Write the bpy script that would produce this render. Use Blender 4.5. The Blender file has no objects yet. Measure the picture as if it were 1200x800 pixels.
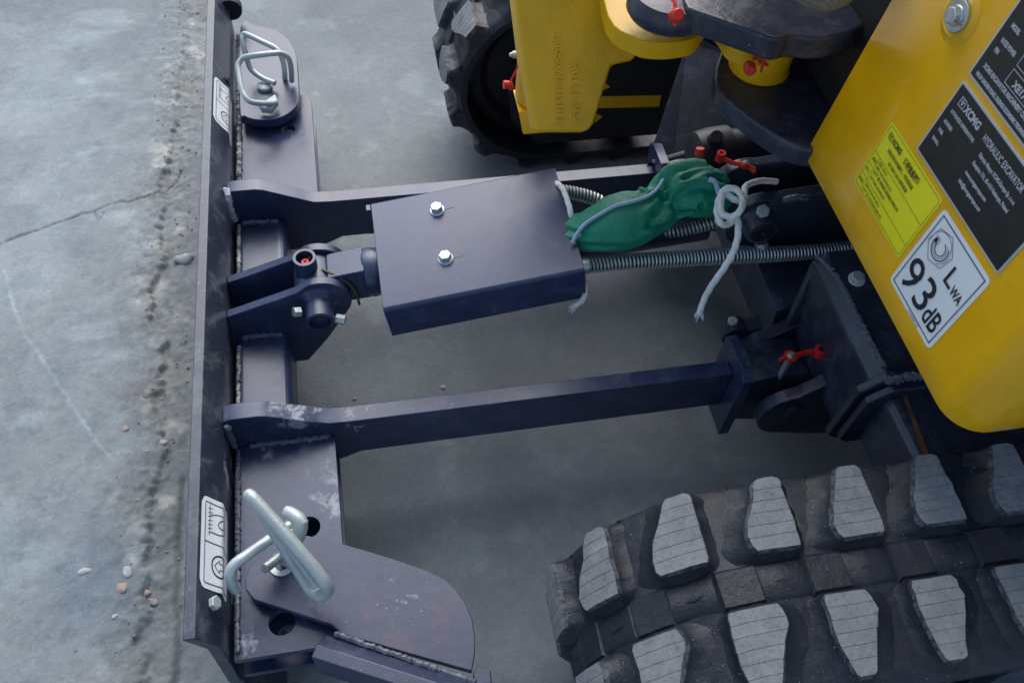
import bpy, bmesh, math, random
import numpy as np
from mathutils import Vector, Matrix, noise

random.seed(7); rng = np.random.RandomState(11)
scene = bpy.context.scene
COL = scene.collection

# ------------------------------------------------------------------ camera
cam = bpy.data.cameras.new('camera')
cam.sensor_width = 36.0
cam.lens = 1028.3 / 1200 * 36
cam.clip_start = 0.02
cam.clip_end = 500
cam.dof.use_dof = True
cam.dof.focus_distance = 1.16
cam.dof.aperture_fstop = 11.0
camo = bpy.data.objects.new('camera', cam)
COL.objects.link(camo)
R0 = Vector((0.98323638, -0.17482971, 0.05177638))
R1 = Vector((-0.11207858, -0.80348205, -0.58468366))
R2 = Vector((0.14382147, 0.56907922, -0.80960745))
mw = Matrix((( R0.x, -R1.x, -R2.x, 0.0), (R0.y, -R1.y, -R2.y, 0.0), (R0.z, -R1.z, -R2.z, 1.30), (0, 0, 0, 1)))
camo.matrix_world = mw
scene.camera = camo

# ------------------------------------------------------------------ light
SUN_EL = math.radians(46)
SUN_AZ = math.radians(80)          # direction towards the sun, counter-clockwise from +X
w = bpy.data.worlds.new('World'); scene.world = w; w.use_nodes = True
nt = w.node_tree
bg = nt.nodes['Background']
sky = nt.nodes.new('ShaderNodeTexSky'); sky.sky_type = 'NISHITA'; sky.sun_disc = False
sky.sun_elevation = SUN_EL
sky.sun_rotation = math.radians(90) - SUN_AZ
sky.dust_density = 2.5
nt.links.new(sky.outputs[0], bg.inputs[0]); bg.inputs[1].default_value = 0.12
sl = bpy.data.lights.new('sun', 'SUN'); sl.energy = 2.0; sl.angle = math.radians(60); sl.color = (0.94, 0.97, 1.0)
so = bpy.data.objects.new('sun', sl); COL.objects.link(so)
sd = Vector((math.cos(SUN_EL)*math.cos(SUN_AZ), math.cos(SUN_EL)*math.sin(SUN_AZ), math.sin(SUN_EL)))
so.rotation_euler = sd.to_track_quat('Z', 'Y').to_euler()
so.location = sd * 10
scene.view_settings.view_transform = 'Standard'
scene.view_settings.look = 'None'
scene.view_settings.exposure = 0.56
scene.view_settings.gamma = 1.0

# ------------------------------------------------------------------ materials
def nodes_of(name):
    m = bpy.data.materials.new(name); m.use_nodes = True
    t = m.node_tree
    return m, t, t.nodes['Principled BSDF']

def N(t, typ, **kw):
    n = t.nodes.new(typ)
    for k, v in kw.items(): setattr(n, k, v)
    return n

def noise_n(t, scale, detail=6, rough=0.6, coord=None, dist=0.0):
    n = N(t, 'ShaderNodeTexNoise')
    n.inputs['Scale'].default_value = scale; n.inputs['Detail'].default_value = detail
    n.inputs['Roughness'].default_value = rough; n.inputs['Distortion'].default_value = dist
    if coord is not None: t.links.new(coord, n.inputs['Vector'])
    return n

def ramp(t, src, p0, p1, c0=(0,0,0,1), c1=(1,1,1,1)):
    r = N(t, 'ShaderNodeValToRGB')
    r.color_ramp.elements[0].position = p0; r.color_ramp.elements[1].position = p1
    r.color_ramp.elements[0].color = c0; r.color_ramp.elements[1].color = c1
    t.links.new(src, r.inputs[0]); return r

def mixc(t, fac, a, b, mode='MIX'):
    m = N(t, 'ShaderNodeMix', data_type='RGBA', blend_type=mode)
    for sock, v in ((m.inputs[0], fac), (m.inputs[6], a), (m.inputs[7], b)):
        if isinstance(v, (int, float)): sock.default_value = v
        elif isinstance(v, tuple): sock.default_value = v
        else: t.links.new(v, sock)
    return m.outputs[2]

def mathn(t, op, a, b=None, clamp=False):
    m = N(t, 'ShaderNodeMath', operation=op); m.use_clamp = clamp
    for i, v in enumerate((a, b)):
        if v is None: continue
        if isinstance(v, (int, float)): m.inputs[i].default_value = v
        else: t.links.new(v, m.inputs[i])
    return m.outputs[0]

def rgba(c): return (c[0], c[1], c[2], 1.0)

def objcoord(t):
    return N(t, 'ShaderNodeTexCoord').outputs['Object']

def bump(t, bs, h, strength, dist):
    b = N(t, 'ShaderNodeBump'); b.inputs['Strength'].default_value = strength; b.inputs['Distance'].default_value = dist
    t.links.new(h, b.inputs['Height']); t.links.new(b.outputs[0], bs.inputs['Normal'])

def spots_mask(t, co, spots):
    """sum of soft spherical masks (centre, radius)"""
    out = None
    for c, r in spots:
        v = N(t, 'ShaderNodeVectorMath', operation='DISTANCE')
        t.links.new(co, v.inputs[0]); v.inputs[1].default_value = c
        mr = N(t, 'ShaderNodeMapRange'); mr.inputs[1].default_value = r; mr.inputs[2].default_value = r*0.35
        t.links.new(v.outputs['Value'], mr.inputs[0])
        out = mr.outputs[0] if out is None else mathn(t, 'MAXIMUM', out, mr.outputs[0])
    return out

def painted(name, base, rough=0.42, dust=0.35, dustcol=(0.24,0.30,0.40), spots=None, rust=0.0, spec=0.5, orange=0.04, coat=0.0):
    m, t, b = nodes_of(name)
    co = objcoord(t)
    big = noise_n(t, 9, 5, .6, co)
    col = mixc(t, ramp(t, big.outputs[0], .3, .75).outputs[0], rgba([c*.86 for c in base]), rgba([min(1,c*1.16) for c in base]))
    # fine dust film
    film = noise_n(t, 26, 9, .72, co, .4)
    fm = ramp(t, film.outputs[0], .50, .80)
    col = mixc(t, mathn(t, 'MULTIPLY', fm.outputs[0], dust*.55), col, rgba(dustcol))
    # specks
    sp = noise_n(t, 330, 2, .5, co)
    sm = ramp(t, sp.outputs[0], .70, .74)
    big2 = ramp(t, noise_n(t, 17, 3, .6, co).outputs[0], .45, .65)
    col = mixc(t, mathn(t, 'MULTIPLY', mathn(t, 'MULTIPLY', sm.outputs[0], big2.outputs[0]), min(1, dust*1.3)), col, rgba((.55,.57,.6)))
    # scuffs (stretched)
    mp = N(t, 'ShaderNodeMapping'); mp.inputs['Scale'].default_value = (40, 160, 300); mp.inputs['Rotation'].default_value = (.3,.5,.7)
    t.links.new(co, mp.inputs[0])
    sc = noise_n(t, 1.0, 5, .7, mp.outputs[0])
    scm = ramp(t, sc.outputs[0], .66, .74)
    col = mixc(t, mathn(t, 'MULTIPLY', mathn(t, 'MULTIPLY', scm.outputs[0], big2.outputs[0]), dust*.8), col, rgba(dustcol))
    rg = mathn(t, 'ADD', mathn(t, 'MULTIPLY', fm.outputs[0], .25*dust+.05), rough)
    if rust > 0:
        rn = noise_n(t, 14, 8, .7, co)
        rm = ramp(t, rn.outputs[0], .56, .70)
        col = mixc(t, mathn(t, 'MULTIPLY', rm.outputs[0], rust), col, rgba((.13,.065,.075)))
    if spots:
        mk = spots_mask(t, co, spots)
        pn = noise_n(t, 30, 8, .70, co, .35)
        thr = mathn(t, 'ADD', mathn(t, 'MULTIPLY', mk, .30), pn.outputs[0])
        pm = ramp(t, mathn(t,'ADD',thr,mathn(t,'MULTIPLY',mathn(t,'SUBTRACT',noise_n(t,240,4,.7,co).outputs[0],.5),.22)), .80, .90)
        mk2 = mathn(t, 'MULTIPLY', pm.outputs[0], mathn(t, 'GREATER_THAN', mk, 0.01))
        col = mixc(t, mathn(t, 'MULTIPLY', mk2, .78), col, rgba((.44,.47,.50)))
        rg = mathn(t, 'ADD', rg, mathn(t, 'MULTIPLY', mk2, .3))
    t.links.new(col, b.inputs['Base Color']); t.links.new(rg, b.inputs['Roughness'])
    b.inputs['Specular IOR Level'].default_value = spec
    b.inputs['Coat Weight'].default_value = coat
    on = noise_n(t, 700, 2, .5, co); on2 = noise_n(t, 60, 3, .5, co)
    bump(t, b, mathn(t, 'ADD', on.outputs[0], mathn(t, 'MULTIPLY', on2.outputs[0], 3)), orange*4, .0005)
    return m

def simple(name, base, rough=.5, metal=0.0, var=.15, nscale=60, bumpd=0.0, spec=.5, sheen=0):
    m, t, b = nodes_of(name); co = objcoord(t)
    n = noise_n(t, nscale, 6, .65, co)
    lo = rgba([c*(1-var) for c in base]); hi = rgba([min(1, c*(1+var)) for c in base])
    t.links.new(mixc(t, ramp(t, n.outputs[0], .3, .7).outputs[0], lo, hi), b.inputs['Base Color'])
    t.links.new(mathn(t, 'ADD', mathn(t, 'MULTIPLY', n.outputs[0], .25), rough-.12), b.inputs['Roughness'])
    b.inputs['Metallic'].default_value = metal; b.inputs['Specular IOR Level'].default_value = spec
    if bumpd: bump(t, b, n.outputs[0], .6, bumpd)
    return m

PAINT = (.030, .043, .098)
m_paint = painted('gunmetal_paint', PAINT, .32, .42, spec=.6)
m_blade = painted('blade_paint', (.034,.042,.070), .30, .95, dustcol=(.33,.36,.36), spots=[((-.235,.60,.20),.10), ((-.225,.45,.19),.06), ((-.23,1.1,.21),.09)])
m_bracket = painted('bracket_paint', PAINT, .28, .7, spots=[((-.10,.60,.20),.075), ((-.105,.54,.2),.06), ((-.17,.65,.21),.06), ((-.2,.37,.2),.04)], rust=.35)
m_arm = painted('arm_paint', PAINT, .28, .55, spots=[((-.13,.655,.26),.080), ((-.05,.655,.23),.05), ((.08,.66,.23),.025)])
m_wing = painted('wing_paint', (.036,.045,.090), .33, .60, spots=[((-.03,.42,.222),.03), ((.0,.38,.222),.03)], rust=.7)
m_frame = painted('frame_paint', (.030,.037,.058), .30, .6, spec=.65)
m_dark = painted('dark_casting_paint', (.034,.039,.060), .27, .55, orange=.12, dustcol=(.30,.30,.33))
m_black = simple('black_paint', (.016,.017,.021), .5, var=.3, nscale=20)
m_yellow = painted('yellow_paint', (.88,.46,.002), .22, .10, dustcol=(.62,.50,.25), orange=.05, coat=.3)
m_castyel = painted('yellow_cast_paint', (.88,.475,.003), .40, .16, dustcol=(.45,.3,.1), orange=.18)
m_zinc = simple('zinc_plated_steel', (.56,.62,.60), .42, .75, .18, 90, .0003)
m_galv = painted('galvanised_steel', (.50,.56,.54), .42, .55, dustcol=(.28,.30,.28), rust=.10, orange=.18)
m_galv.node_tree.nodes['Principled BSDF'].inputs['Metallic'].default_value=.35
m_white = simple('white_residue', (.55,.57,.6), .8, 0, .2)
m_residue, t, b = nodes_of('chalky_weld'); co = objcoord(t)
n1 = noise_n(t, 70, 6, .7, co)
t.links.new(mixc(t, ramp(t, n1.outputs[0], .45, .60).outputs[0], (.10,.11,.14,1), (.50,.52,.50,1)), b.inputs['Base Color']); b.inputs['Roughness'].default_value=.6
m_red = simple('red_plastic', (.75,.035,.02), .40, 0, .1)
m_rope = simple('white_rope', (.82,.83,.78), .85, 0, .12, 300, .0008)
m_rubber = painted('track_rubber', (.015,.019,.027), .45, .60, dustcol=(.075,.088,.11), orange=.30)
m_rubdark = simple('black_rubber', (.012,.013,.015), .65)
m_stick_w = simple('white_sticker', (.82,.86,.88), .35, 0, .03, 15)
m_stick_y = simple('yellow_sticker', (.88,.80,.010), .40, 0, .03, 15)
m_plate_b = simple('black_nameplate', (.020,.018,.016), .33, 0, .3, 40)
m_plate_g = simple('grey_print', (.50,.53,.57), .40, 0, .05)
m_ink = simple('black_ink', (.018,.018,.022), .45, 0, .05)
m_ink_o = simple('olive_ink', (.10,.10,.012), .5, 0, .05)
m_steel = simple('dark_steel', (.10,.10,.10), .35, .8, .2)
m_rust = simple('rust_streak', (.20,.075,.03), .8, 0, .4, 80)
m_weld = simple('weld_bead', (.12,.135,.17), .40, 0, .4, 150, .001)
m_hose = simple('hose_rubber', (.012,.012,.013), .5)

# worn, dusty tops of the track lugs
m_lugtop, t, b = nodes_of('worn_lug_top'); co = objcoord(t)
n1 = noise_n(t, 45, 8, .7, co); n2 = noise_n(t, 260, 4, .6, co)
c = mixc(t, ramp(t, n1.outputs[0], .3, .72).outputs[0], (.185,.193,.196,1), (.290,.300,.300,1))
c = mixc(t, mathn(t, 'MULTIPLY', ramp(t, n2.outputs[0], .52, .66).outputs[0], .5), c, (.10,.11,.12,1))
c = mixc(t, mathn(t, 'MULTIPLY', ramp(t, noise_n(t, 22, 8, .75, co, .6).outputs[0], .54, .66).outputs[0], .55), c, (.11,.12,.13,1))
t.links.new(c, b.inputs['Base Color']); b.inputs['Roughness'].default_value = .72
bump(t, b, mathn(t, 'ADD', n2.outputs[0], n1.outputs[0]), .6, .001)

# green coated cloth
m_green, t, b = nodes_of('green_coated_cloth'); co = objcoord(t)
n1 = noise_n(t, 30, 5, .6, co)
wv = noise_n(t, 900, 2, .5, co)
t.links.new(mixc(t, ramp(t, n1.outputs[0], .3, .7).outputs[0], (.003,.215,.120,1), (.006,.275,.160,1)), b.inputs['Base Color'])
b.inputs['Roughness'].default_value = .44; b.inputs['Specular IOR Level'].default_value = .5
n3 = noise_n(t, 55, 4, .55, co, 1.5)
rd=mathn(t,'ABSOLUTE',mathn(t,'SUBTRACT',noise_n(t,26,3,.5,co,1.2).outputs[0],.5)); rd2=mathn(t,'ABSOLUTE',mathn(t,'SUBTRACT',noise_n(t,60,2,.5,co,.8).outputs[0],.5))
cre=mathn(t,'ADD',mathn(t,'MULTIPLY',mathn(t,'MINIMUM',rd,.03),8),mathn(t,'MULTIPLY',mathn(t,'MINIMUM',rd2,.02),3))
bump(t, b, mathn(t, 'ADD', mathn(t,'ADD',cre,n3.outputs[0]), mathn(t, 'MULTIPLY', wv.outputs[0], .3)), .75, .0018)
m_piping = simple('pale_blue_piping', (.48,.62,.78), .6)

# woven hose sleeve
m_sleeve, t, b = nodes_of('woven_sleeve'); co = objcoord(t)
ck = N(t, 'ShaderNodeTexChecker'); ck.inputs['Scale'].default_value = 500; t.links.new(co, ck.inputs[0])
ck.inputs[1].default_value = (.30,.26,.18,1); ck.inputs[2].default_value = (.14,.12,.085,1)
t.links.new(ck.outputs[0], b.inputs['Base Color']); b.inputs['Roughness'].default_value = .9

# concrete: painted from the mesh attribute 'tint' (stains, cracks, chips, painted shade) plus grain
m_conc, t, b = nodes_of('old_concrete')
co = objcoord(t)
at = N(t, 'ShaderNodeAttribute', attribute_name='tint')
g1 = noise_n(t, 2.2, 6, .62, co); g2 = noise_n(t, 55, 10, .75, co); g3 = noise_n(t, 520, 4, .7, co); g4 = noise_n(t, 9, 8, .68, co, 1.0)
base = mixc(t, ramp(t, g1.outputs[0], .35, .68).outputs[0], (.235,.262,.275,1), (.325,.355,.365,1))
base = mixc(t, mathn(t, 'MULTIPLY', ramp(t, g4.outputs[0], .52, .72).outputs[0], .45), base, (.43,.45,.45,1))
base = mixc(t, mathn(t, 'MULTIPLY', ramp(t, g2.outputs[0], .35, .62, (1,1,1,1), (0,0,0,1)).outputs[0], .30), base, (.17,.18,.18,1))
base = mixc(t, mathn(t, 'MULTIPLY', ramp(t, g3.outputs[0], .53, .66).outputs[0], .45), base, (.15,.16,.17,1))
g5=noise_n(t, 190, 6, .75, co); base = mixc(t, mathn(t, 'MULTIPLY', ramp(t, g5.outputs[0], .57, .70).outputs[0], .36), base, (.55,.57,.57,1))
g7=noise_n(t, 120, 8, .8, co); base = mixc(t, mathn(t, 'MULTIPLY', ramp(t, g7.outputs[0], .55, .70).outputs[0], .45), base, (.13,.145,.155,1))
g6=noise_n(t, 24, 10, .8, co, .8); base = mixc(t, mathn(t, 'MULTIPLY', ramp(t, g6.outputs[0], .55, .66).outputs[0], .35), base, (.18,.20,.215,1))
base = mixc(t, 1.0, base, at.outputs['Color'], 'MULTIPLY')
t.links.new(base, b.inputs['Base Color']); b.inputs['Roughness'].default_value = .86
b.inputs['Specular IOR Level'].default_value = .3
bump(t, b, mathn(t,'ADD',mathn(t, 'ADD', mathn(t, 'MULTIPLY', g3.outputs[0], .5), g2.outputs[0]),mathn(t,'MULTIPLY',g7.outputs[0],.8)), .8, .0026)
m_lugedge, t, b = nodes_of('lug_lip'); co=objcoord(t)
nn_=noise_n(t,120,8,.75,co)
t.links.new(mixc(t,ramp(t,nn_.outputs[0],.42,.62).outputs[0],(.022,.026,.034,1),(.15,.16,.17,1)),b.inputs['Base Color']); b.inputs['Roughness'].default_value=.7
bump(t,b,nn_.outputs[0],.6,.001)
m_stone = simple('pale_stone', (.42,.43,.42), .85, 0, .25, 50, .002)
m_stone2 = simple('orange_pebble', (.40,.30,.25), .8, 0, .25, 50, .002)
m_gravel = simple('grey_grit', (.30,.30,.29), .9, 0, .4, 30, .002)

# ------------------------------------------------------------------ geometry helpers
ROOT = None
def tag(o, label=None, cat=None, group=None, kind=None):
    if label: o['label'] = label
    if cat: o['category'] = cat
    if group: o['group'] = group
    if kind: o['kind'] = kind
    return o

class MB:
    def __init__(s): s.v=[]; s.f=[]; s.m=[]; s.sm=[]
    def add(s, vs, fs, mat=0, smooth=False):
        o=len(s.v); s.v += [tuple(v) for v in vs]
        for f in fs: s.f.append([i+o for i in f]); s.m.append(mat); s.sm.append(smooth)
        return s
    def box(s, a, b, mat=0):
        x0,y0,z0=a; x1,y1,z1=b
        return s.add([(x0,y0,z0),(x1,y0,z0),(x1,y1,z0),(x0,y1,z0),(x0,y0,z1),(x1,y0,z1),(x1,y1,z1),(x0,y1,z1)],
            [(0,3,2,1),(4,5,6,7),(0,1,5,4),(1,2,6,5),(2,3,7,6),(3,0,4,7)], mat)
    def hexa(s, c8, mat=0):
        return s.add(c8, [(0,3,2,1),(4,5,6,7),(0,1,5,4),(1,2,6,5),(2,3,7,6),(3,0,4,7)], mat)
    def prism(s, outer, t0, t1, axis='z', holes=(), mat=0):
        """outline in 2-D swept from t0 to t1 along axis"""
        bm=bmesh.new(); loops=[]
        def area(p): return sum(p[i][0]*p[(i+1)%len(p)][1]-p[(i+1)%len(p)][0]*p[i][1] for i in range(len(p)))
        outer=list(outer)
        if area(outer)<0: outer=outer[::-1]
        ed=[]
        for lp in [outer]+[list(h) for h in holes]:
            vs=[bm.verts.new((p[0],p[1],0)) for p in lp]; loops.append(vs)
            ed += [bm.edges.new((vs[i],vs[(i+1)%len(vs)])) for i in range(len(vs))]
        if holes: bmesh.ops.triangle_fill(bm, edges=ed, use_beauty=True)
        else: bm.faces.new(loops[0])
        bm.verts.index_update()
        n=len(bm.verts); P=[v.co.copy() for v in bm.verts]
        F=[]
        for f in bm.faces:
            idx=[v.index for v in f.verts]
            if f.normal.z<0 if f.normal.length>0 else False: idx=idx[::-1]
            F.append(idx)
        # make every cap face counter-clockwise
        F2=[]
        for idx in F:
            a=sum(P[idx[i]].x*P[idx[(i+1)%len(idx)]].y-P[idx[(i+1)%len(idx)]].x*P[idx[i]].y for i in range(len(idx)))
            F2.append(idx if a>0 else idx[::-1])
        conv={'z':lambda a,b,t:(a,b,t),'y':lambda a,b,t:(a,t,b),'x':lambda a,b,t:(t,a,b)}[axis]
        vs=[conv(p.x,p.y,t0) for p in P]+[conv(p.x,p.y,t1) for p in P]
        fs=[f[::-1] for f in F2]+[[i+n for i in f] for f in F2]
        k=0
        for li,lp in enumerate(loops):
            L=len(lp); a=area([(P[k+i].x,P[k+i].y) for i in range(L)])
            for i in range(L):
                i0=k+i; i1=k+(i+1)%L
                q=[i0,i1,i1+n,i0+n]
                if (li==0 and a<0) or (li>0 and a>0): q=q[::-1]
                fs.append(q)
            k+=L
        bm.free()
        s.add(vs,fs,mat); return s
    def cyl(s, p0, p1, r0, r1=None, n=28, mat=0, caps=True, hole=0.0):
        p0=Vector(p0); p1=Vector(p1); r1=r0 if r1 is None else r1
        d=(p1-p0).normalized(); a=d.orthogonal().normalized(); b2=d.cross(a)
        rings=[(p0,r0),(p1,r1)]
        vs=[]
        for c_,r in rings: vs+=[c_+(a*math.cos(2*math.pi*i/n)+b2*math.sin(2*math.pi*i/n))*r for i in range(n)]
        s.add(vs,[(i,(i+1)%n,(i+1)%n+n,i+n) for i in range(n)],mat,True)
        if hole>0:
            vs=[]
            for c_,r in ((p0,r0),(p1,r1),(p0,hole),(p1,hole)): vs+=[c_+(a*math.cos(2*math.pi*i/n)+b2*math.sin(2*math.pi*i/n))*r for i in range(n)]
            fs=[]
            for i in range(n):
                j=(i+1)%n
                fs.append((i,i+2*n,j+2*n,j)); fs.append((i+n,j+n,j+3*n,i+3*n))
            s.add(vs,fs,mat); s.add(vs,[(i+3*n,(i+1)%n+3*n,(i+1)%n+2*n,i+2*n) for i in range(n)],mat,True)
        elif caps:
            vs=[]
            for c_,r in rings: vs+=[c_+(a*math.cos(2*math.pi*i/n)+b2*math.sin(2*math.pi*i/n))*r for i in range(n)]
            s.add(vs,[list(range(n))[::-1],[i+n for i in range(n)]],mat)
        return s
    def lathe(s, p0, d, prof, n=28, mat=0):
        """prof: list of (distance along d, radius)"""
        p0=Vector(p0); d=Vector(d).normalized(); a=d.orthogonal().normalized(); b2=d.cross(a)
        vs=[]
        for h,r in prof: vs+=[p0+d*h+(a*math.cos(2*math.pi*i/n)+b2*math.sin(2*math.pi*i/n))*r for i in range(n)]
        fs=[]
        for k in range(len(prof)-1):
            for i in range(n): j=(i+1)%n; fs.append((k*n+i,k*n+j,(k+1)*n+j,(k+1)*n+i))
        return s.add(vs,fs,mat,True)
    def tube(s, pts, r, n=12, mat=0, caps=True, squash=1.0):
        pts=[Vector(p) for p in pts]; N_=len(pts)
        rr=r if isinstance(r,(list,tuple)) else [r]*N_
        tan=[(pts[min(i+1,N_-1)]-pts[max(i-1,0)]).normalized() for i in range(N_)]
        a=tan[0].orthogonal().normalized(); vs=[]
        for i in range(N_):
            a=(a-tan[i]*a.dot(tan[i])).normalized(); b2=tan[i].cross(a)
            vs+=[pts[i]+(a*math.cos(2*math.pi*k/n)+b2*math.sin(2*math.pi*k/n)*squash)*rr[i] for k in range(n)]
        s.add(vs,[(i*n+k,i*n+(k+1)%n,(i+1)*n+(k+1)%n,(i+1)*n+k) for i in range(N_-1) for k in range(n)],mat,True)
        if caps: s.add(vs[:n]+vs[-n:],[list(range(n))[::-1],[k+n for k in range(n)]],mat)
        return s
    def build(s, name, mats, parent=None, bevel=0.0, seg=2, label=None, angle=35):
        me=bpy.data.meshes.new(name); me.from_pydata(s.v,[],s.f)
        if not isinstance(mats,(list,tuple)): mats=[mats]
        for mm in mats: me.materials.append(mm)
        me.polygons.foreach_set('material_index', s.m)
        me.polygons.foreach_set('use_smooth', s.sm)
        bm=bmesh.new(); bm.from_mesh(me); bmesh.ops.remove_doubles(bm, verts=bm.verts, dist=1e-6)
        bm.to_mesh(me); bm.free()
        if any(s.sm): me.set_sharp_from_angle(angle=math.radians(angle))
        o=bpy.data.objects.new(name, me); COL.objects.link(o)
        if bevel>0:
            for p in me.polygons: p.use_smooth=True
            me.set_sharp_from_angle(angle=math.radians(angle))
            md=o.modifiers.new('edge','BEVEL'); md.width=bevel; md.segments=seg; md.limit_method='ANGLE'; md.angle_limit=math.radians(angle); md.harden_normals=True
        if parent is not None: attach(o,parent)
        if label: o['label']=label
        return o

def attach(o, p):
    o.parent=p
    o.matrix_parent_inverse=Matrix.Identity(4)
    # parts are modelled in world coordinates: shift the mesh under an Empty that is not at the origin
    loc=Vector((0,0,0)); q=p
    while q is not None: loc+=q.location; q=q.parent
    o.location=-loc

def empty(name, loc, label, cat, group=None):
    o=bpy.data.objects.new(name,None); COL.objects.link(o); o.location=loc; o.empty_display_size=.05
    return tag(o,label,cat,group)

def crv(pts, sub=6, closed=False):
    """Catmull-Rom through pts"""
    P=[Vector(p) for p in pts]; out=[]; n=len(P)
    rng_=range(n) if closed else range(n-1)
    for i in rng_:
        if closed: a,b2,c_,d=P[i-1],P[i],P[(i+1)%n],P[(i+2)%n]
        else: a,b2,c_,d=P[max(i-1,0)],P[i],P[i+1],P[min(i+2,n-1)]
        for k in range(sub):
            u=k/sub
            out.append(.5*((2*b2)+(c_-a)*u+(2*a-5*b2+4*c_-d)*u*u+(3*b2-a-3*c_+d)*u**3))
    if not closed: out.append(P[-1])
    return out

def arc2(cx,cy,r,a0,a1,n=8):
    return [(cx+r*math.cos(math.radians(a0+(a1-a0)*i/n)), cy+r*math.sin(math.radians(a0+(a1-a0)*i/n))) for i in range(n+1)]
def circ2(cx,cy,r,n=24): return [(cx+r*math.cos(2*math.pi*i/n),cy+r*math.sin(2*math.pi*i/n)) for i in range(n)]
def rrect(x0,y0,x1,y1,r,n=5):
    return arc2(x1-r,y1-r,r,0,90,n)+arc2(x0+r,y1-r,r,90,180,n)+arc2(x0+r,y0+r,r,180,270,n)+arc2(x1-r,y0+r,r,270,360,n)

def weld(mb, pts, r=.004, mat=0):
    P=crv(pts,4); q=[]
    # resample and wobble
    for i in range(len(P)-1):
        L=(P[i+1]-P[i]).length; k=max(1,int(L/.003))
        for j in range(k): q.append(P[i].lerp(P[i+1],j/k))
    q.append(P[-1])
    rr=[r*(.75+.5*abs(math.sin(i*1.3))+random.uniform(-.15,.15)) for i in range(len(q))]
    q=[p+Vector([random.uniform(-1,1)*r*.25 for _ in range(3)]) for p in q]
    mb.tube(q,rr,7,mat)

def hexbolt(name, p, d, r, parent, mat=None, washer=1.25, h=None, label=None, rot=.3):
    """flanged hex head standing on surface point p along d"""
    h=h or r*.95; d=Vector(d).normalized(); p=Vector(p); a=d.orthogonal().normalized(); b2=d.cross(a); mb=MB()
    if washer: mb.lathe(p-d*.0005,d,[(0,0),(0,r*washer*1.0),(r*.16,r*washer),(r*.30,r*1.05),(r*.30,0)],24)
    def ring(rad,z,n=6): return [p+d*z+(a*math.cos(rot+2*math.pi*i/n)+b2*math.sin(rot+2*math.pi*i/n))*rad for i in range(n)]
    v=ring(r,r*.2)+ring(r,h*.9)+ring(r*.86,h)
    mb.add(v,[(i,(i+1)%6,(i+1)%6+6,i+6) for i in range(6)]+[(i+6,(i+1)%6+6,(i+1)%6+12,i+12) for i in range(6)]+[[12+i for i in range(6)]])
    mb.lathe(p+d*h,d,[(0.0003,r*.7),(0.0003,0)],18)
    return mb.build(name,mat or m_zinc,parent,bevel=r*.05,label=label)

def red_cap(p, d, strap_pts, parent, r=.0065, ringend=None, nip=True):
    """grease nipple with red dust cap, strap and ring"""
    mb=MB(); p=Vector(p); d=Vector(d).normalized()
    mb.lathe(p,d,[(0,0),(0,r*.8),(r*.5,r),(r*2.0,r),(r*2.3,r*.75),(r*2.3,0)],16)
    if strap_pts: mb.tube(crv(strap_pts,5),r*.33,8,0,True,.6)
    if ringend is not None:
        q,nd=ringend; q=Vector(q); nd=Vector(nd).normalized()
        mb.cyl(q-nd*.0012,q+nd*.0012,r*1.1,None,18,0,True,r*.5)
    return mb.build('grease_cap',m_red,parent)

# text and line art laid on a surface through a mapping f(u, v, off) -> world point
def text2d(body, size, bold=0.0):
    cu=bpy.data.curves.new('lettering','FONT'); cu.body=body; cu.size=size; cu.offset=bold; cu.resolution_u=3
    ob=bpy.data.objects.new('lettering',cu); COL.objects.link(ob)
    dg=bpy.context.evaluated_depsgraph_get(); me=ob.evaluated_get(dg).to_mesh()
    V=[(v.co.x,v.co.y) for v in me.vertices]; F=[list(p.vertices) for p in me.polygons]
    ob.evaluated_get(dg).to_mesh_clear(); bpy.data.objects.remove(ob); bpy.data.curves.remove(cu)
    return V,F
def put_text(mb, f, body, u, v, size, off, mat=0, bold=0.0, sx=1.0, width=None, ang=0.0):
    V,F=text2d(body,size,bold)
    if not V: return
    mx=max(p[0] for p in V); mn=min(p[0] for p in V)
    if width: sx=width/(mx-mn)
    ca,sa=math.cos(ang),math.sin(ang)
    mb.add([f(u+(p[0]-mn)*sx*ca-p[1]*sa, v+(p[0]-mn)*sx*sa+p[1]*ca, off) for p in V],F,mat)
def ribbon(mb, f, pts, wd, off, mat=0, closed=False):
    P=[Vector(p) for p in pts]; n=len(P)
    L=[];Rr=[]
    for i in range(n):
        a=P[i-1] if (i>0 or closed) else P[i]; c_=P[(i+1)%n] if (i<n-1 or closed) else P[i]
        d1=(P[i]-a); d2=(c_-P[i])
        if d1.length<1e-9: d1=d2
        if d2.length<1e-9: d2=d1
        d1=d1.normalized(); d2=d2.normalized(); t_=(d1+d2)
        t_=t_.normalized() if t_.length>1e-6 else d2
        nn=Vector((-t_.y,t_.x)); k=1/max(.5,nn.dot(Vector((-d2.y,d2.x))))
        L.append(P[i]+nn*wd/2*k); Rr.append(P[i]-nn*wd/2*k)
    vs=[f(p.x,p.y,off) for p in L]+[f(p.x,p.y,off) for p in Rr]
    m_=n if closed else n-1
    mb.add(vs,[(i+n,(i+1)%n+n,(i+1)%n,i) for i in range(m_)],mat)
def fillpoly(mb, f, pts, off, mat=0): mb.add([f(p[0],p[1],off) for p in pts],[list(range(len(pts)))],mat)
def densify(pts, step, closed=True):
    out=[]; n=len(pts)
    for i in range(n if closed else n-1):
        a=pts[i]; b2=pts[(i+1)%n]; L=math.hypot(b2[0]-a[0],b2[1]-a[1]); k=max(1,int(L/step))
        for j in range(k): out.append((a[0]+(b2[0]-a[0])*j/k,a[1]+(b2[1]-a[1])*j/k))
    if not closed: out.append(pts[-1])
    return out

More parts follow.
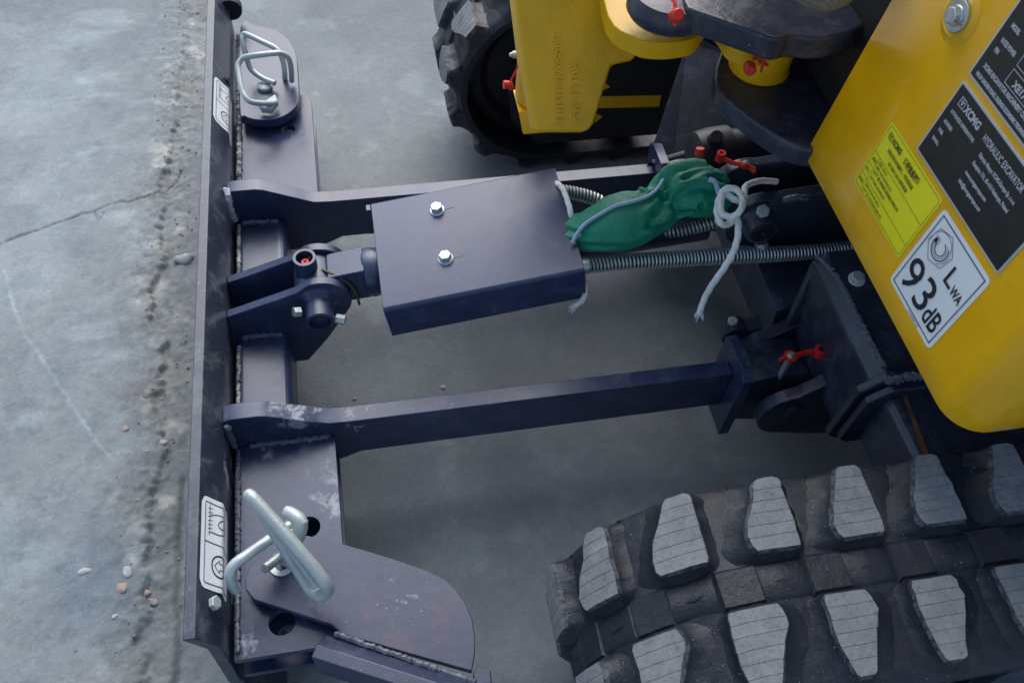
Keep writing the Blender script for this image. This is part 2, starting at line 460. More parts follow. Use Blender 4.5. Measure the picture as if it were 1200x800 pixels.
# ------------------------------------------------------------------ ground
def fbm(X, Y, scale, octs=5, seed=0, pers=.5):
    out=np.zeros_like(X); amp=1.; tot=0
    r=np.random.RandomState(seed)
    for o in range(octs):
        G=r.rand(257,257); fx=X*scale*2**o+37.3*o+11; fy=Y*scale*2**o+17.9*o+5
        ix=np.floor(fx).astype(int); iy=np.floor(fy).astype(int); tx=fx-ix; ty=fy-iy
        tx=tx*tx*(3-2*tx); ty=ty*ty*(3-2*ty); ix%=256; iy%=256
        v=(G[ix,iy]*(1-tx)+G[ix+1,iy]*tx)*(1-ty)+(G[ix,iy+1]*(1-tx)+G[ix+1,iy+1]*tx)*ty
        out+=v*amp; tot+=amp; amp*=pers
    return out/tot
def seg_dist(X,Y,pts):
    D=np.full_like(X,9.)
    for (x0,y0),(x1,y1) in zip(pts[:-1],pts[1:]):
        dx,dy=x1-x0,y1-y0; t_=np.clip(((X-x0)*dx+(Y-y0)*dy)/(dx*dx+dy*dy+1e-12),0,1)
        D=np.minimum(D,np.hypot(X-(x0+t_*dx),Y-(y0+t_*dy)))
    return D
EDGE=[(-0.384, 2.276), (-0.376, 2.045), (-0.386, 1.778), (-0.385, 1.572), (-0.406, 1.404), (-0.403, 1.296), (-0.393, 1.204), (-0.403, 1.111), (-0.391, 1.039), (-0.366, 0.993), (-0.383, 0.944), (-0.394, 0.874), (-0.385, 0.822), (-0.375, 0.788), (-0.391, 0.727), (-0.395, 0.668), (-0.384, 0.609), (-0.385, 0.582), (-0.374, 0.564), (-0.382, 0.528), (-0.391, 0.478), (-0.387, 0.407), (-0.389, 0.338)]
CRACK=[(-1.259, 1.131), (-1.113, 1.177), (-0.922, 1.195), (-0.801, 1.247), (-0.699, 1.266), (-0.656, 1.285), (-0.608, 1.304), (-0.558, 1.325), (-0.532, 1.331), (-0.504, 1.348), (-0.456, 1.354), (-0.407, 1.372), (-0.384, 1.401), (-0.37, 1.438)]
CRACK2=[(-0.532, 1.331), (-0.52, 1.306), (-0.512, 1.328)]
SCR=[(-0.677, 1.199), (-0.659, 1.135), (-0.624, 1.048), (-0.589, 0.991), (-0.55, 0.923), (-0.512, 0.858), (-0.475, 0.795), (-0.445, 0.756)]
SCR2=[(-0.61, 1.467), (-0.576, 1.501), (-0.535, 1.514), (-0.483, 1.516)]
GAP=[(-0.343, 0.72), (-0.344, 0.603), (-0.345, 0.522), (-0.337, 0.445), (-0.342, 0.398), (-0.342, 0.341)]
def axis(lo,hi,a,b2,step,n=16):
    d=np.arange(a,b2,step); 
    l=a-np.geomspace(step,a-lo,n)[::-1]; r=b2+np.geomspace(step,hi-b2,n)
    return np.concatenate([l,d,r])
gx=axis(-60,60,-1.0,-.02,.0035); gx=np.unique(np.concatenate([gx[gx<-.02],axis(-60,60,-.02,1.0,.009)[lambda a:a>=-.02] if False else np.concatenate([np.arange(-.02,1.0,.010),1.0+np.geomspace(.01,59,18)])]))
gy=axis(-60,60,.1,2.4,.0035)
GX,GY=np.meshgrid(gx,gy,indexing='ij')
ey=np.array([e[1] for e in EDGE])[::-1]; ex=np.array([e[0] for e in EDGE])[::-1]
EX=np.interp(GY,ey,ex)
wob=(fbm(GX,GY,16,6,3,.68)-.5)*.055+(fbm(GX,GY,70,3,33,.6)-.5)*.016
dist=GX-EX+wob                      # >0 right of the broken edge
near=np.exp(-(dist/.05)**2)
left0=1/(1+np.exp(np.clip(dist/.02,-30,30))); h=np.clip(-dist/.007,0,1); h=h*h*(3-2*h)
fade=1/(1+np.exp(-(1.75-GY)/.10))
Z=h*.009*(.25+.75*fade)
rough1=fbm(GX,GY,40,5,5,.6)-.5
edgezone=np.exp(-(np.maximum(-dist,0)/.045)**2)*(dist<0)+ np.exp(-(np.maximum(dist,0)/.07)**2)*(dist>=0)
Z+=rough1*.007*edgezone+(fbm(GX,GY,110,3,55,.7)-.5)*.005*edgezone
pits=np.clip(fbm(GX,GY,26,4,9)-.62,0,1)
Z-=pits*.012*edgezone
Z+=(fbm(GX,GY,2.0,5,21)-.5)*.006+(fbm(GX,GY,30,4,22,.7)-.5)*.0022*left0
cw=(fbm(GX,GY,60,3,4)-.5)*.012
dc=seg_dist(GX+cw,GY+cw,CRACK); dc=np.minimum(dc,seg_dist(GX,GY,CRACK2)*1.3)
cwid=.0005+.0024*np.clip(fbm(GX,GY,35,4,91,.6)*1.5-.35,0,1); cr=np.exp(-(dc/cwid)**2)
Z-=cr*.004
dg=seg_dist(GX+cw*.6,GY,GAP); gp=np.exp(-(dg/.004)**2); Z-=gp*.005
Z=np.where((np.abs(GX)>8)|(np.abs(GY)>8),0,Z)
T=np.ones(GX.shape+(3,))
blue=fbm(GX,GY,3.0,5,31); left=1/(1+np.exp(dist/.02))
def tone(mask,col):
    global T
    T=T*(1-mask[...,None])+T*np.array(col)*mask[...,None]
tone(left*.9,(1.03,1.05,1.04))
tone(left*np.clip((fbm(GX,GY,6,6,81,.62)-.47)*6,0,1)*.55,(1.24,1.27,1.29))
tone(left*np.clip((fbm(GX,GY,18,6,82,.68)-.50)*6,0,1)*.45,(.74,.79,.85))
tone(left*(1/(1+np.exp(-(1.25-GY)/.12)))*np.clip((fbm(GX,GY,45,5,83,.7)-.5)*6,0,1)*.55,(.70,.72,.76))
tone(left*np.clip((blue-.46)*4,0,1),(.84,.90,.98))
bandw=np.exp(-(np.maximum(-dist,0)/.07)**2)*(dist<0)+np.exp(-(np.maximum(dist,0)/.09)**2)*(dist>=0)
tone(np.clip(bandw,0,1)*.8,(.95,.90,.84))
tone(bandw*np.clip((fbm(GX,GY,55,5,84,.72)-.5)*7,0,1)*.6,(1.35,1.32,1.27))
tone(bandw*np.clip((fbm(GX,GY,75,4,85,.7)-.52)*8,0,1)*.6,(.66,.64,.62))
tone(np.clip((fbm(GX,GY,30,4,8)-.55)*6,0,1)*edgezone*.35,(.76,.75,.74))
tone(np.clip((fbm(GX,GY,22,4,18)-.60)*8,0,1)*edgezone,(1.7,1.6,1.5))
tone(np.clip((fbm(GX,GY,12,4,28)-.62)*8,0,1)*edgezone*.45,(1.12,.97,.85))
tone(cr*.75,(.38,.37,.36))
tone(gp*.65,(.40,.40,.40))
ds=seg_dist(GX+cw*.35,GY+cw*.3,SCR); tone(np.exp(-(ds/.0021)**2)*.8*np.clip(fbm(GX,GY,40,3,66)*2.0-.2,0,1),(1.55,1.65,1.7))
ds=seg_dist(GX+cw,GY+cw,SCR2); tone(np.exp(-(ds/.007)**2)*.5*np.clip(fbm(GX,GY,30,3,67)*1.6,0,1),(1.45,1.5,1.52))
tone(np.clip((fbm(GX,GY*2.5,7,5,41)-.62)*7,0,1)*left*.6,(1.35,1.4,1.42))
# smooth slab under the machine: faint stains, and shade painted between the arms
right=1-left
tone(right*np.clip((fbm(GX,GY,4,5,51)-.5)*5,0,1)*.5,(.82,.82,.80))
slab_shade=np.clip(1-np.hypot((GX-.35)/.75,(GY-.55)/.65)+ (fbm(GX,GY,3,5,71)-.5)*1.1,0,1); slab_shade=np.clip(slab_shade*2.2,0,1)
tone(right*slab_shade*.65,(.66,.69,.72))  # shade of the machine put into the slab colour
tone(right*np.clip((fbm(GX*1.6,GY,5,6,52)-.58)*6,0,1)*.5,(1.16,1.15,1.10))
tone(right*np.clip((fbm(GX,GY,13,5,53)-.66)*10,0,1)*.6,(1.35,1.35,1.3))
nx,ny=GX.shape
co3=np.stack([GX,GY,Z],-1).reshape(-1,3).astype(np.float32)
I=(np.arange(nx-1)[:,None]*ny+np.arange(ny-1)[None,:]).reshape(-1)
Q=np.stack([I,I+ny,I+ny+1,I+1],-1).astype(np.int32)
me=bpy.data.meshes.new('ground'); me.vertices.add(len(co3)); me.vertices.foreach_set('co',co3.ravel())
me.loops.add(Q.size); me.loops.foreach_set('vertex_index',Q.ravel()); me.polygons.add(len(Q))
me.polygons.foreach_set('loop_start',np.arange(0,Q.size,4,dtype=np.int32)); me.polygons.foreach_set('loop_total',np.full(len(Q),4,dtype=np.int32))
me.update(calc_edges=True); me.polygons.foreach_set('use_smooth',np.ones(len(Q),dtype=bool))
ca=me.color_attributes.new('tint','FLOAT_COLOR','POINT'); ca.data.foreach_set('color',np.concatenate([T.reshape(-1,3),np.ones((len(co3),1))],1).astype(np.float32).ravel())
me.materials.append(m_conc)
ground=bpy.data.objects.new('ground',me); COL.objects.link(ground); tag(ground,kind='structure')

def ground_z(x,y):
    i=int(np.clip(np.searchsorted(gx,x),0,nx-1)); j=int(np.clip(np.searchsorted(gy,y),0,ny-1)); return float(Z[i,j])
def rock(r, seed, squash=(1,1,.6), n=2):
    bm=bmesh.new(); bmesh.ops.create_icosphere(bm, subdivisions=n, radius=r)
    for v in bm.verts:
        k=1+.55*noise.noise(v.co*(1.1/r)+Vector((seed*3.1,seed,0)))
        v.co=Vector((v.co.x*squash[0],v.co.y*squash[1],v.co.z*squash[2]))*k
    me=bpy.data.meshes.new('stone'); bm.to_mesh(me); bm.free(); return me
STN=[(-0.356, 1.189, 0.0),(-0.387, 0.534, 0.0),(-0.477, 0.58, 0.0),(-0.414, 0.57, 0.0),(-0.421, 0.545, 0.0),(-0.374, 0.785, 0.0),(-0.427, 0.504, 0.0),(-0.434, 0.82, 0.0),(-0.377, 0.521, 0.0),(-0.061, 0.83, 0.0),(0.093, 0.832, 0.0)]
SL=[('white stone chip lying just left of the blade below the crack',.0135,m_stone,(1.3,.9,.6)),
 ('small orange pebble in the broken concrete edge at lower left',.0055,m_stone2,(1,1.1,.8)),
 ('pale oval stone set in the slab, leftmost of the stones at lower left',.010,m_stone,(1.5,.8,.35)),
 ('cream stone flake by the broken edge, right above the pinkish stone',.0105,m_stone,(1.3,1,.35)),
 ('pinkish stone embedded in the slab at lower left',.0115,m_stone2,(1.1,1,.3)),
 ('rounded tan pebble in the gutter between slab and blade',.0085,m_stone,(1,1,.7)),
 ('tiny pale pebble on the slab below the pinkish stone',.0055,m_stone,(1.2,.9,.6)),
 ('small orange stone near the end of the white scratch',.0065,m_stone2,(1,1.2,.5)),
 ('grey flat chip beside the orange pebble in the gutter',.0075,m_gravel,(1,1.3,.4)),
 ('tiny dark crumb on the floor above the near blade arm, left one',.0035,m_gravel,(1,1,.7)),
 ('tan crumb on the floor just above the near blade arm, right one',.0045,m_stone,(1.1,1,.7))]
for i,((x,y,z),(lb,r,mt,sq)) in enumerate(zip(STN,SL)):
    me=rock(r,i+1,sq); me.materials.append(mt)
    for p in me.polygons: p.use_smooth=True
    o=bpy.data.objects.new('stone',me); COL.objects.link(o); r_=r*(.72 if 1<i<9 else 1); o.scale=(r_/r,)*3; o.location=(x,y,ground_z(x,y)+r*sq[2]*(.15 if i in (0,9,10) else .0)); o.rotation_euler=(0,0,i*1.7); tag(o,lb,'stone')
# grit
mb=MB(); 
for i in range(260):
    y=rng.uniform(.2,2.1); x=float(np.interp(y,ey,ex))+rng.normal(.012,.03)
    if x>-.26: continue
    r=abs(rng.normal(.0012,.0010))+.0006; z=ground_z(x,y)+r*.3
    a=[(x+r*rng.uniform(.7,1.2)*dx,y+r*rng.uniform(.7,1.2)*dy,z+r*rng.uniform(.6,1)*dz) for dx,dy,dz in ((1,0,0),(0,1,0),(-1,0,0),(0,-1,0),(0,0,1),(0,0,-1))]
    mb.add(a,[(0,1,4),(1,2,4),(2,3,4),(3,0,4),(1,0,5),(2,1,5),(3,2,5),(0,3,5)],int(rng.rand()<.16))
o=mb.build('grit',[m_gravel,m_stone]); tag(o,'loose grit and crumbs along the broken concrete edge','grit',kind='stuff')

# ------------------------------------------------------------------ the excavator
EXC=empty('mini_excavator',(.9,.875,0),'yellow and dark grey tracked mini excavator seen over its dozer blade','excavator')
def E(): return EXC
YC=.875

# ---- dozer blade
BP=[(-.243,.300),(-.224,.262),(-.2255,.20),(-.228,.124),(-.213,.055),(-.185,.012)]   # rear face
BF=[(-.257,.300),(-.239,.259),(-.2405,.20),(-.243,.124),(-.228,.050),(-.198,.004)]
mb=MB(); mb.prism(BP+BF[::-1],.351,1.60,'y')
BOLTP=(-0.23, 0.394, 0.284)
blade=mb.build('dozer_blade',m_blade,EXC,bevel=.0016,angle=30)
mb=MB()
weld(mb,[(-.216,.36,.203),(-.216,.5,.203),(-.216,.64,.203)],.0030)
mb.build('weld_bead',[m_weld],blade); mb=MB()
weld(mb,[(-.216,1.11,.203),(-.216,1.25,.203),(-.216,1.40,.203),(-.217,1.585,.21)],.0045)
mb.build('weld_bead',[m_residue],blade)
for wy0,wy1 in ((.70,.82),(.93,1.07)):
    mb=MB(); weld(mb,[(-.216,wy0,.202),(-.216,wy1,.202)],.0030); mb.build('weld_bead',[m_residue],blade)
hexbolt('bolt',(BOLTP[0]+.001,BOLTP[1],BOLTP[2]),(.88,0,.47),.0085,blade,m_galv,washer=0,h=.008)
mb=MB(); mb.prism(circ2(1.372,.262,.009,12),-.2265,-.2225,'x'); mb.build('bolt_hole',m_rubdark,blade)
# blade stickers follow the bent rear face
SP=[Vector((p[0],0,p[1])) for p in BP[:4]]
SL_=[0]; 
for i in range(3): SL_.append(SL_[-1]+(SP[i+1]-SP[i]).length)
def bladef(y0):
    def f(u,v,off):
        s=u
        k=0 if s<SL_[1] else (1 if s<SL_[2] else 2)
        tt=(s-SL_[k])/(SL_[k+1]-SL_[k]); p=SP[k].lerp(SP[k+1],tt); d=(SP[k+1]-SP[k]).normalized()
        n0=Vector((-d.z,0,d.x)); n0 = n0 if n0.x>0 else -n0
        # soften the bend
        d1=(SP[1]-SP[0]).normalized(); d2=(SP[2]-SP[1]).normalized(); kk=min(1,max(0,(s-SL_[1]+.012)/.024)); dd=d1.lerp(d2,kk).normalized(); n=Vector((-dd.z,0,dd.x)); n=n if n.x>0 else -n
        bulge=.0012*math.exp(-((s-SL_[1])/.010)**2)
        p=p+n*(off+bulge); return (p.x,y0+v,p.z)
    return f
def blade_label(y0,L):
    f=bladef(y0); mb=MB(); u0,u1=.004,.078
    # backing grid
    nu,nv=18,10
    def rr(u,v): return u,v
    out=densify(rrect(u0,0,u1,L,.010,5),.006)
    # strips across the bend
    us=[u0+(u1-u0)*i/nu for i in range(nu+1)]
    for a,c_ in zip(us[:-1],us[1:]):
        def lim(u):
            r=.010; e=min(u-u0,u1-u); 
            return 0 if e>=r else r-math.sqrt(max(0,r*r-(r-e)**2))
        la,lc=lim(a),lim(c_)
        mb.add([f(a,la,.0006),f(c_,lc,.0006),f(c_,L-lc,.0006),f(a,L-la,.0006)],[(0,1,2,3)],0,True)
    def rb(pts,wd,closed=False): ribbon(mb,f,densify(pts,.004,closed),wd,.0010,1,closed)
    rb(rrect(u0+.007,.007,u1-.004,L-.007,.002,2),.0012,True)
    rb([(u0+.007,L*.5),(u1-.004,L*.5)],.0012)
    # lower half: tie-down ring with an arrow
    cu,cv=u0+.034,L*.27; 
    rb(circ2(cu,cv,.0135,28),.0020,True); rb([(cu+.012,cv-.006),(cu+.020,cv-.004),(cu+.022,cv+.003)],.0022)
    rb([(cu-.009,cv),(cu-.001,cv+.008),(cu-.001,cv+.004),(cu+.007,cv+.004),(cu+.007,cv-.004),(cu-.001,cv-.004),(cu-.001,cv-.008)],.0010,True)
    # upper half: chain hooked on an eye
    rb([(u0+.015,L*.58),(u0+.015,L*.92)],.0009)
    for k in range(7): rb([(u0+.012,L*(.60+.045*k)),(u0+.020,L*(.615+.045*k))],.0008)
    cu,cv=u0+.038,L*.72
    rb(crv([(cu-.02,cv-.012,0),(cu-.004,cv-.012,0),(cu+.008,cv-.006,0),(cu+.008,cv+.006,0),(cu-.002,cv+.008,0),(cu-.008,cv,0),(cu,cv-.004,0),(cu+.003,cv+.002,0)],5) and [(p.x,p.y) for p in crv([(cu-.02,cv-.012,0),(cu-.004,cv-.012,0),(cu+.008,cv-.006,0),(cu+.008,cv+.006,0),(cu-.002,cv+.008,0),(cu-.008,cv,0),(cu,cv-.004,0),(cu+.003,cv+.002,0)],5)],.0013)
    rb([(p.x,p.y) for p in crv([(cu-.022,cv+.010,0),(cu-.006,cv+.014,0),(cu+.010,cv+.012,0),(cu+.014,cv+.002,0),(cu+.010,cv-.012,0)],5)],.0011)
    return mb.build('tie_down_sticker',[m_stick_w,m_ink],blade)
s1=blade_label(.413,.118); s1['label']='white tie-down sticker by the near hitch pin'
s2=blade_label(1.232,.116); s2['label']='white tie-down sticker by the far hitch pin'

# ---- brackets behind the blade (top and bottom plates with spacer)
def bracket(y0,y1,holes,name_label,cr):
    mb=MB(); x0,x1=-.2205,-.0835
    if y0<1: out=[(x0,y0),(-.10,y0)]+arc2(-.10,y0+.02,.018,-90,0,4)[1:]+[(x1+.001,y0+.02),(x1,y1),(x0,y1)]
    else: out=[(x0,y0),(x1,y0),(x1,y1-.022)]+arc2(x1-.022,y1-.022,.022,0,90,6)+[(x0,y1)]
    mb.prism(out,.188,.200,'z',holes=[circ2(hx,hy,r,22) for hx,hy,r in holes])
    o=mb.build('blade_bracket',m_bracket,EXC,bevel=.0012,label=name_label)
    mb=MB(); mb.prism([(p[0]-.004,p[1]+(.004 if y0<1 else -.004)) if False else p for p in out],.128,.140,'z',holes=[circ2(hx,hy,r,22) for hx,hy,r in holes])
    mb.build('lower_plate',m_paint,o,bevel=.001)
    mb=MB(); mb.box((x0,y0+.012 if y0>1 else y1-.03,.1405),(x1-.02,y0+.03 if y0>1 else y1-.004,.1875)); mb.build('spacer',m_paint,o)
    return o
HN=[(-.163,.390,.0165),(-.125,.512,.015)]
HF=[(-.129,1.303,.0125),(-.16,1.245+.14,.0)]
br1=bracket(.352,.6465,HN,'near blade bracket with chalky white smears',1)
br2=bracket(1.1035,1.40,[(-.129,1.303,.0125)],'far blade bracket with one open hole',1)

# ---- cross tube behind the blade
for (ya,yb,lb) in ((.6735,.838,None),(.918,1.0765,None)):
    mb=MB(); mb.prism(rrect(-.2235,.118,-.140,.200,.014,5),ya,yb,'y')
    mb.build('cross_tube',m_paint,EXC,bevel=.0)
    mb=MB(); weld(mb,[(-.212,yb-.004,.203),(-.18,yb-.004,.203),(-.152,yb-.004,.200)],.0045); mb.build('weld_bead',[m_weld],EXC); mb=MB()
    weld(mb,[(-.212,ya+.004,.203),(-.18,ya+.004,.203),(-.152,ya+.004,.200)],.0045)
    mb.build('weld_bead',[m_weld],EXC)

# ---- lift arms
def arm(y0,mat,lb):
    mb=MB()
    out=[(-.2235,.150),(-.2235,.268),(-.213,.272),(-.178,.272),(-.165,.269),(-.105,.240),(-.088,.232),(-.06,.230),(.506,.230),(.506,.145),(-.05,.143),(-.075,.130),(-.10,.12),(-.2235,.12)]
    mb.prism(out,y0,y0+.0255,'y')
    return mb.build('blade_arm',mat,EXC,bevel=.0014,label=lb)
a1=arm(.6475,m_arm,'near blade arm with white scuffs along its top')
a2=arm(1.0785,m_paint,'far blade arm passing behind the cylinder guard')
mb=MB(); weld(mb,[(-.219,.643,.265),(-.219,.643,.21)],.004); weld(mb,[(-.20,.644,.203),(-.09,.644,.203)],.004); mb.build('weld_bead',m_weld,a1)
mb=MB(); weld(mb,[(-.222,1.09,.272),(-.222,1.074,.26),(-.222,1.074,.21)],.005); mb.build('weld_bead',m_white,a2)
# stop collars and pivot hubs at the rear of both arms
for y0,par in ((.6475,a1),(1.0785,a2)):
    yc=y0+.0127
    mb=MB(); mb.prism([(yc-.042,.100),(yc+.042,.100),(yc+.042,.252),(yc+.024,.262),(yc-.024,.262),(yc-.042,.248)],.507,.524,'x')
    mb.build('stop_collar',m_arm,par,bevel=.0015)
    mb=MB(); mb.prism([(.5245,.235),(.5245,.13),(.56,.12)]+arc2(.592,.185,.056,-80,80,12)+[(.56,.245)],yc-.034,yc+.034,'y')
    mb.build('pivot_hub',m_frame,par,bevel=.003)
# ---- pivot lug plates on the chassis
def pivot_plate(y,lb=None):
    out=arc2(.590,.185,.050,95,265,14)+[(.64,.118),(.70,.105),(.70,.30),(.66,.292)]
    mb=MB(); mb.prism(out,y,y+.020,'y'); return mb.build('pivot_plate',m_frame,EXC,bevel=.0015,label=lb)
pp=pivot_plate(.590,'near pivot plate with pin end'); pivot_plate(.700); pivot_plate(1.022); pivot_plate(1.132)
mb=MB(); mb.lathe((.590,.5895,.200),(0,-1,0),[(0,.0155),(.004,.0155),(.007,.013),(.007,0)],28); mb.build('pivot_pin',m_frame,pp)
hexbolt('bolt',(.535,.738,.232),(-.1,0,1),.0085,EXC,m_galv,washer=0)
mb=MB(); mb.prism(arc2(.540,.215,.022,40,250,10)+[(.575,.185),(.58,.235)],.722,.748,'y'); mb.build('keeper_plate',m_frame,EXC,bevel=.002)

# ---- cylinder lugs on the blade
def lug(y0,y1):
    out=[(-.2235,.12),(-.2235,.252),(-.205,.258),(-.118,.290)]+arc2(-.085,.262,.045,110,-35,14)+[(-.085,.173),(-.122,.120)]
    mb=MB(); mb.prism(out,y0,y1,'y'); return mb.build('cylinder_lug',m_paint,EXC,bevel=.0015)
l1=lug(.838,.852); lug(.904,.918)
mb=MB(); mb.lathe((-.088,.838,.266),(0,-1,0),[(0,.030),(.004,.0255),(.009,.021),(.038,.0205),(.0395,.019),(.0395,.0155),(.030,.0150),(.026,.0)],36)
mb.lathe((-.088,.809,.266),(0,-1,0),[(-.003,.0125),(.002,.0125),(.0032,.0112),(.0032,.002),(.001,0)],28)
mb.build('pin_boss',m_paint,l1)
hexbolt('bolt',(-.113,.815,.276),(-.9,-.25,.35),.0078,l1,m_zinc,washer=0,h=.012,rot=.6)
hexbolt('bolt',(-.067,.812,.256),(.9,-.3,-.1),.0078,l1,m_zinc,washer=0,h=.016,rot=.1)

# ---- blade cylinder
AX0=Vector((-.088,.878,.266)); AX1=Vector((.60,.878,.335)); AD=(AX1-AX0).normalized()
cyl=MB(); cyl.cyl(AX0+Vector((0,.025,0)),AX0-Vector((0,.025,0)),.034,None,36)
q0=AX0+AD*.02; q1=AX0+AD*.075
up=Vector((-AD.z,0,AD.x))
cyl.hexa([q0+Vector((0,-.024,0))-up*.03,q1+Vector((0,-.024,0))-up*.03,q1+Vector((0,.024,0))-up*.03,q0+Vector((0,.024,0))-up*.03,
          q0+Vector((0,-.024,0))+up*.03,q1+Vector((0,-.024,0))+up*.033,q1+Vector((0,.024,0))+up*.033,q0+Vector((0,.024,0))+up*.03])
cylinder=cyl.build('blade_cylinder',m_paint,EXC,bevel=.002)
mb=MB(); mb.lathe(AX0+AD*.070,AD,[(0,0),(0,.030),(.004,.036),(.012,.038),(.022,.036),(.030,.034),(.034,.0345),(.060,.0345),(.062,.033),(.10,.033),(.10,0)],40)
mb.build('cylinder_head',m_paint,cylinder)
mb=MB(); mb.lathe(AX0+AD*.13,AD,[(0,0),(0,.036),(.47,.036),(.47,0)],40); mb.build('cylinder_barrel',m_frame,cylinder)
mb=MB(); mb.cyl((-.100,.878,.283),(-.100,.878,.322),.0170,.0165,32,0,True,.0125); mb.build('nipple_guard',m_paint,cylinder)
mb=MB(); mb.cyl((-.100,.878,.284),(-.100,.878,.313),.0058,.0055,16,0,True,.0022); mb.tube(crv([(-.097,.882,.310),(-.092,.886,.312),(-.0905,.884,.305)],4),.0014,6,0); mb.build('grease_cap',m_red,cylinder)
hs=MB(); hs.tube(crv([(-.078,.872,.298),(-.055,.856,.296),(-.035,.850,.272),(-.030,.850,.235)],6),.0022,8); hs.build('grease_line',simple('olive_line',(.10,.11,.03),.6),cylinder)

# ---- cylinder guard: folded steel cover bolted on the barrel
G0=Vector((.004,0,.3185)); GD=Vector((.285,0,.0425)).normalized(); GU=Vector((-GD.z,0,GD.x)); GL=.290
def gpt(a,y,hh): 
    p=G0+GD*a+GU*hh; return Vector((p.x,y,p.z))
def guard():
    r=.006; t_=.005; ya,yb=.768,.980
    sec=[]
    # outer outline (y, h)
    hh=-.064
    out=[(ya,hh)]+[(ya+r-r*math.cos(math.radians(a)), -r+r*math.sin(math.radians(a))) for a in range(0,91,15)]+[(yb-r+r*math.sin(math.radians(a)),-r+r*math.cos(math.radians(a))) for a in range(0,91,15)]+[(yb,hh)]
    inn=[(yb-t_,hh),(yb-t_,-t_),(ya+t_,-t_),(ya+t_,hh)]
    P=out+inn; n=len(P)
    mb=MB(); vs=[gpt(0,p[0],p[1]) for p in P]+[gpt(GL,p[0],p[1]) for p in P]
    fs=[(i,(i+1)%n,(i+1)%n+n,i+n) for i in range(n)]
    fs=[f[::-1] for f in fs]
    mb.add(vs,fs,0,True)
    # end caps as strips
    no=len(out)
    def cap(k): 
        vv=[vs[i+k] for i in range(n)]
        A=list(range(no)); 
        mb.add(vv,[[0,1,no+2,no+3] if k==0 else [no+3,no+2,1,0]])
        mid=list(range(1,no-1))+[no+1,no+2]
        mb.add(vv,[mid if k==0 else mid[::-1]])
        mb.add(vv,[[no-2,no-1,no,no+1] if k==0 else [no+1,no,no-1,no-2]])
    cap(0); cap(n)
    return mb.build('cylinder_guard',painted('guard_paint',(.034,.048,.110),.32,.42,spots=None),EXC,bevel=.0008,angle=40)
gd=guard()
import itertools
for (bx,by) in [(0.102, 0.936), (0.102, 0.838)]:
    a=(bx-G0.x)/GD.x; hexbolt('bolt',gpt(a,by,.0002),GU,.0098,gd,m_zinc,h=.0105,rot=.9 if by>.9 else .2)
    mb=MB(); p0=gpt(a+.016,by-.001,.0006); mb.add([gpt(a+.013,by-.0009,.0005),gpt(a+.026,by-.0005,.0005),gpt(a+.026,by+.0007,.0005),gpt(a+.013,by+.0003,.0005)],[(0,1,2,3)]); mb.build('paint_mark',simple('pink_mark',(.35,.10,.13),.5),gd)
mb=MB(); mb.box((-.004,.967,.262),(.0035,.9795,.315)); mb.build('mounting_tab',m_paint,gd,bevel=.001)

# ---- rear mount of the blade cylinder
def rlug(y0,y1):
    out=arc2(.575,.350,.050,75,265,12)+[(.66,.285),(.80,.29),(.80,.415),(.66,.405)]
    mb=MB(); mb.prism(out,y0,y1,'y'); return mb.build('cylinder_mount_plate',m_frame,EXC,bevel=.0018)
r1=rlug(.832,.850); rlug(.906,.924)
mb=MB(); mb.lathe((.572,.832,.357),(0,-1,0),[(0,.029),(.004,.026),(.024,.0235),(.026,.022),(.026,.0175),(.022,.0172),(.022,0)],36); mb.build('pin_boss',m_frame,r1)
mb=MB(); mb.lathe((.572,.808,.357),(0,-1,0),[(-.003,.0155),(.001,.0155),(.0022,.014),(.0022,0)],28); mb.build('pin_end',m_hose,r1)
mb=MB(); mb.lathe((.572,.8055,.357),(0,-1,0),[(0,.002),(.001,.002),(.001,0)],10); mb.build('centre_mark',m_rust,r1)
hexbolt('bolt',(.566,.82,.388),(-.15,-.5,.85),.0100,r1,m_galv,washer=0,h=.011)
hexbolt('bolt',(.580,.812,.331),(.1,-.5,-.85),.0100,r1,m_galv,washer=0,h=.011)
mb=MB(); weld(mb,[(.60,.830,.40),(.62,.828,.405),(.64,.829,.398)],.004); mb.build('weld_bead',m_weld,r1)
# swing cylinder beyond it (dark barrel with hose fittings)
mb=MB(); mb.lathe((.520,.990,.345),(1,.04,.04),[(0,0),(0,.030),(.006,.040),(.030,.044),(.060,.044),(.062,.036),(.40,.036)],36)
mb.cyl((.545,.985,.38),(.545,.975,.40),.012,.010,16)
swc=mb.build('swing_cylinder',m_black,EXC)

# ---- armoured hoses
def spiral_hose(name,pts,r,pitch,parent,core=.72,wire=.0016):
    P=crv(pts,10); 
    # resample evenly
    S=[0]; 
    for i in range(len(P)-1): S.append(S[-1]+(P[i+1]-P[i]).length)
    L=S[-1]; turns=L/pitch; n=int(turns*12)
    def at(s):
        k=0
        import bisect
        k=min(len(S)-2,max(0,bisect.bisect_right(S,s)-1)); u=(s-S[k])/(S[k+1]-S[k]); return P[k].lerp(P[k+1],u),(P[k+1]-P[k]).normalized()
    H=[]; 
    for i in range(n+1):
        p,d=at(L*min(1,max(0,i/n+.0006*math.sin(i*.021)+.0003*math.sin(i*.11)))); a=Vector((0,1,0)); a=(a-d*a.dot(d)).normalized(); b2=d.cross(a); th=2*math.pi*i/12
        H.append(p+(a*math.cos(th)+b2*math.sin(th))*r)
    mb=MB(); mb.tube(P,r*core,14); o=mb.build(name,m_hose,parent)
    mb=MB(); mb.tube(H,wire,6); mb.build('spiral_guard',m_zinc,o)
    return o
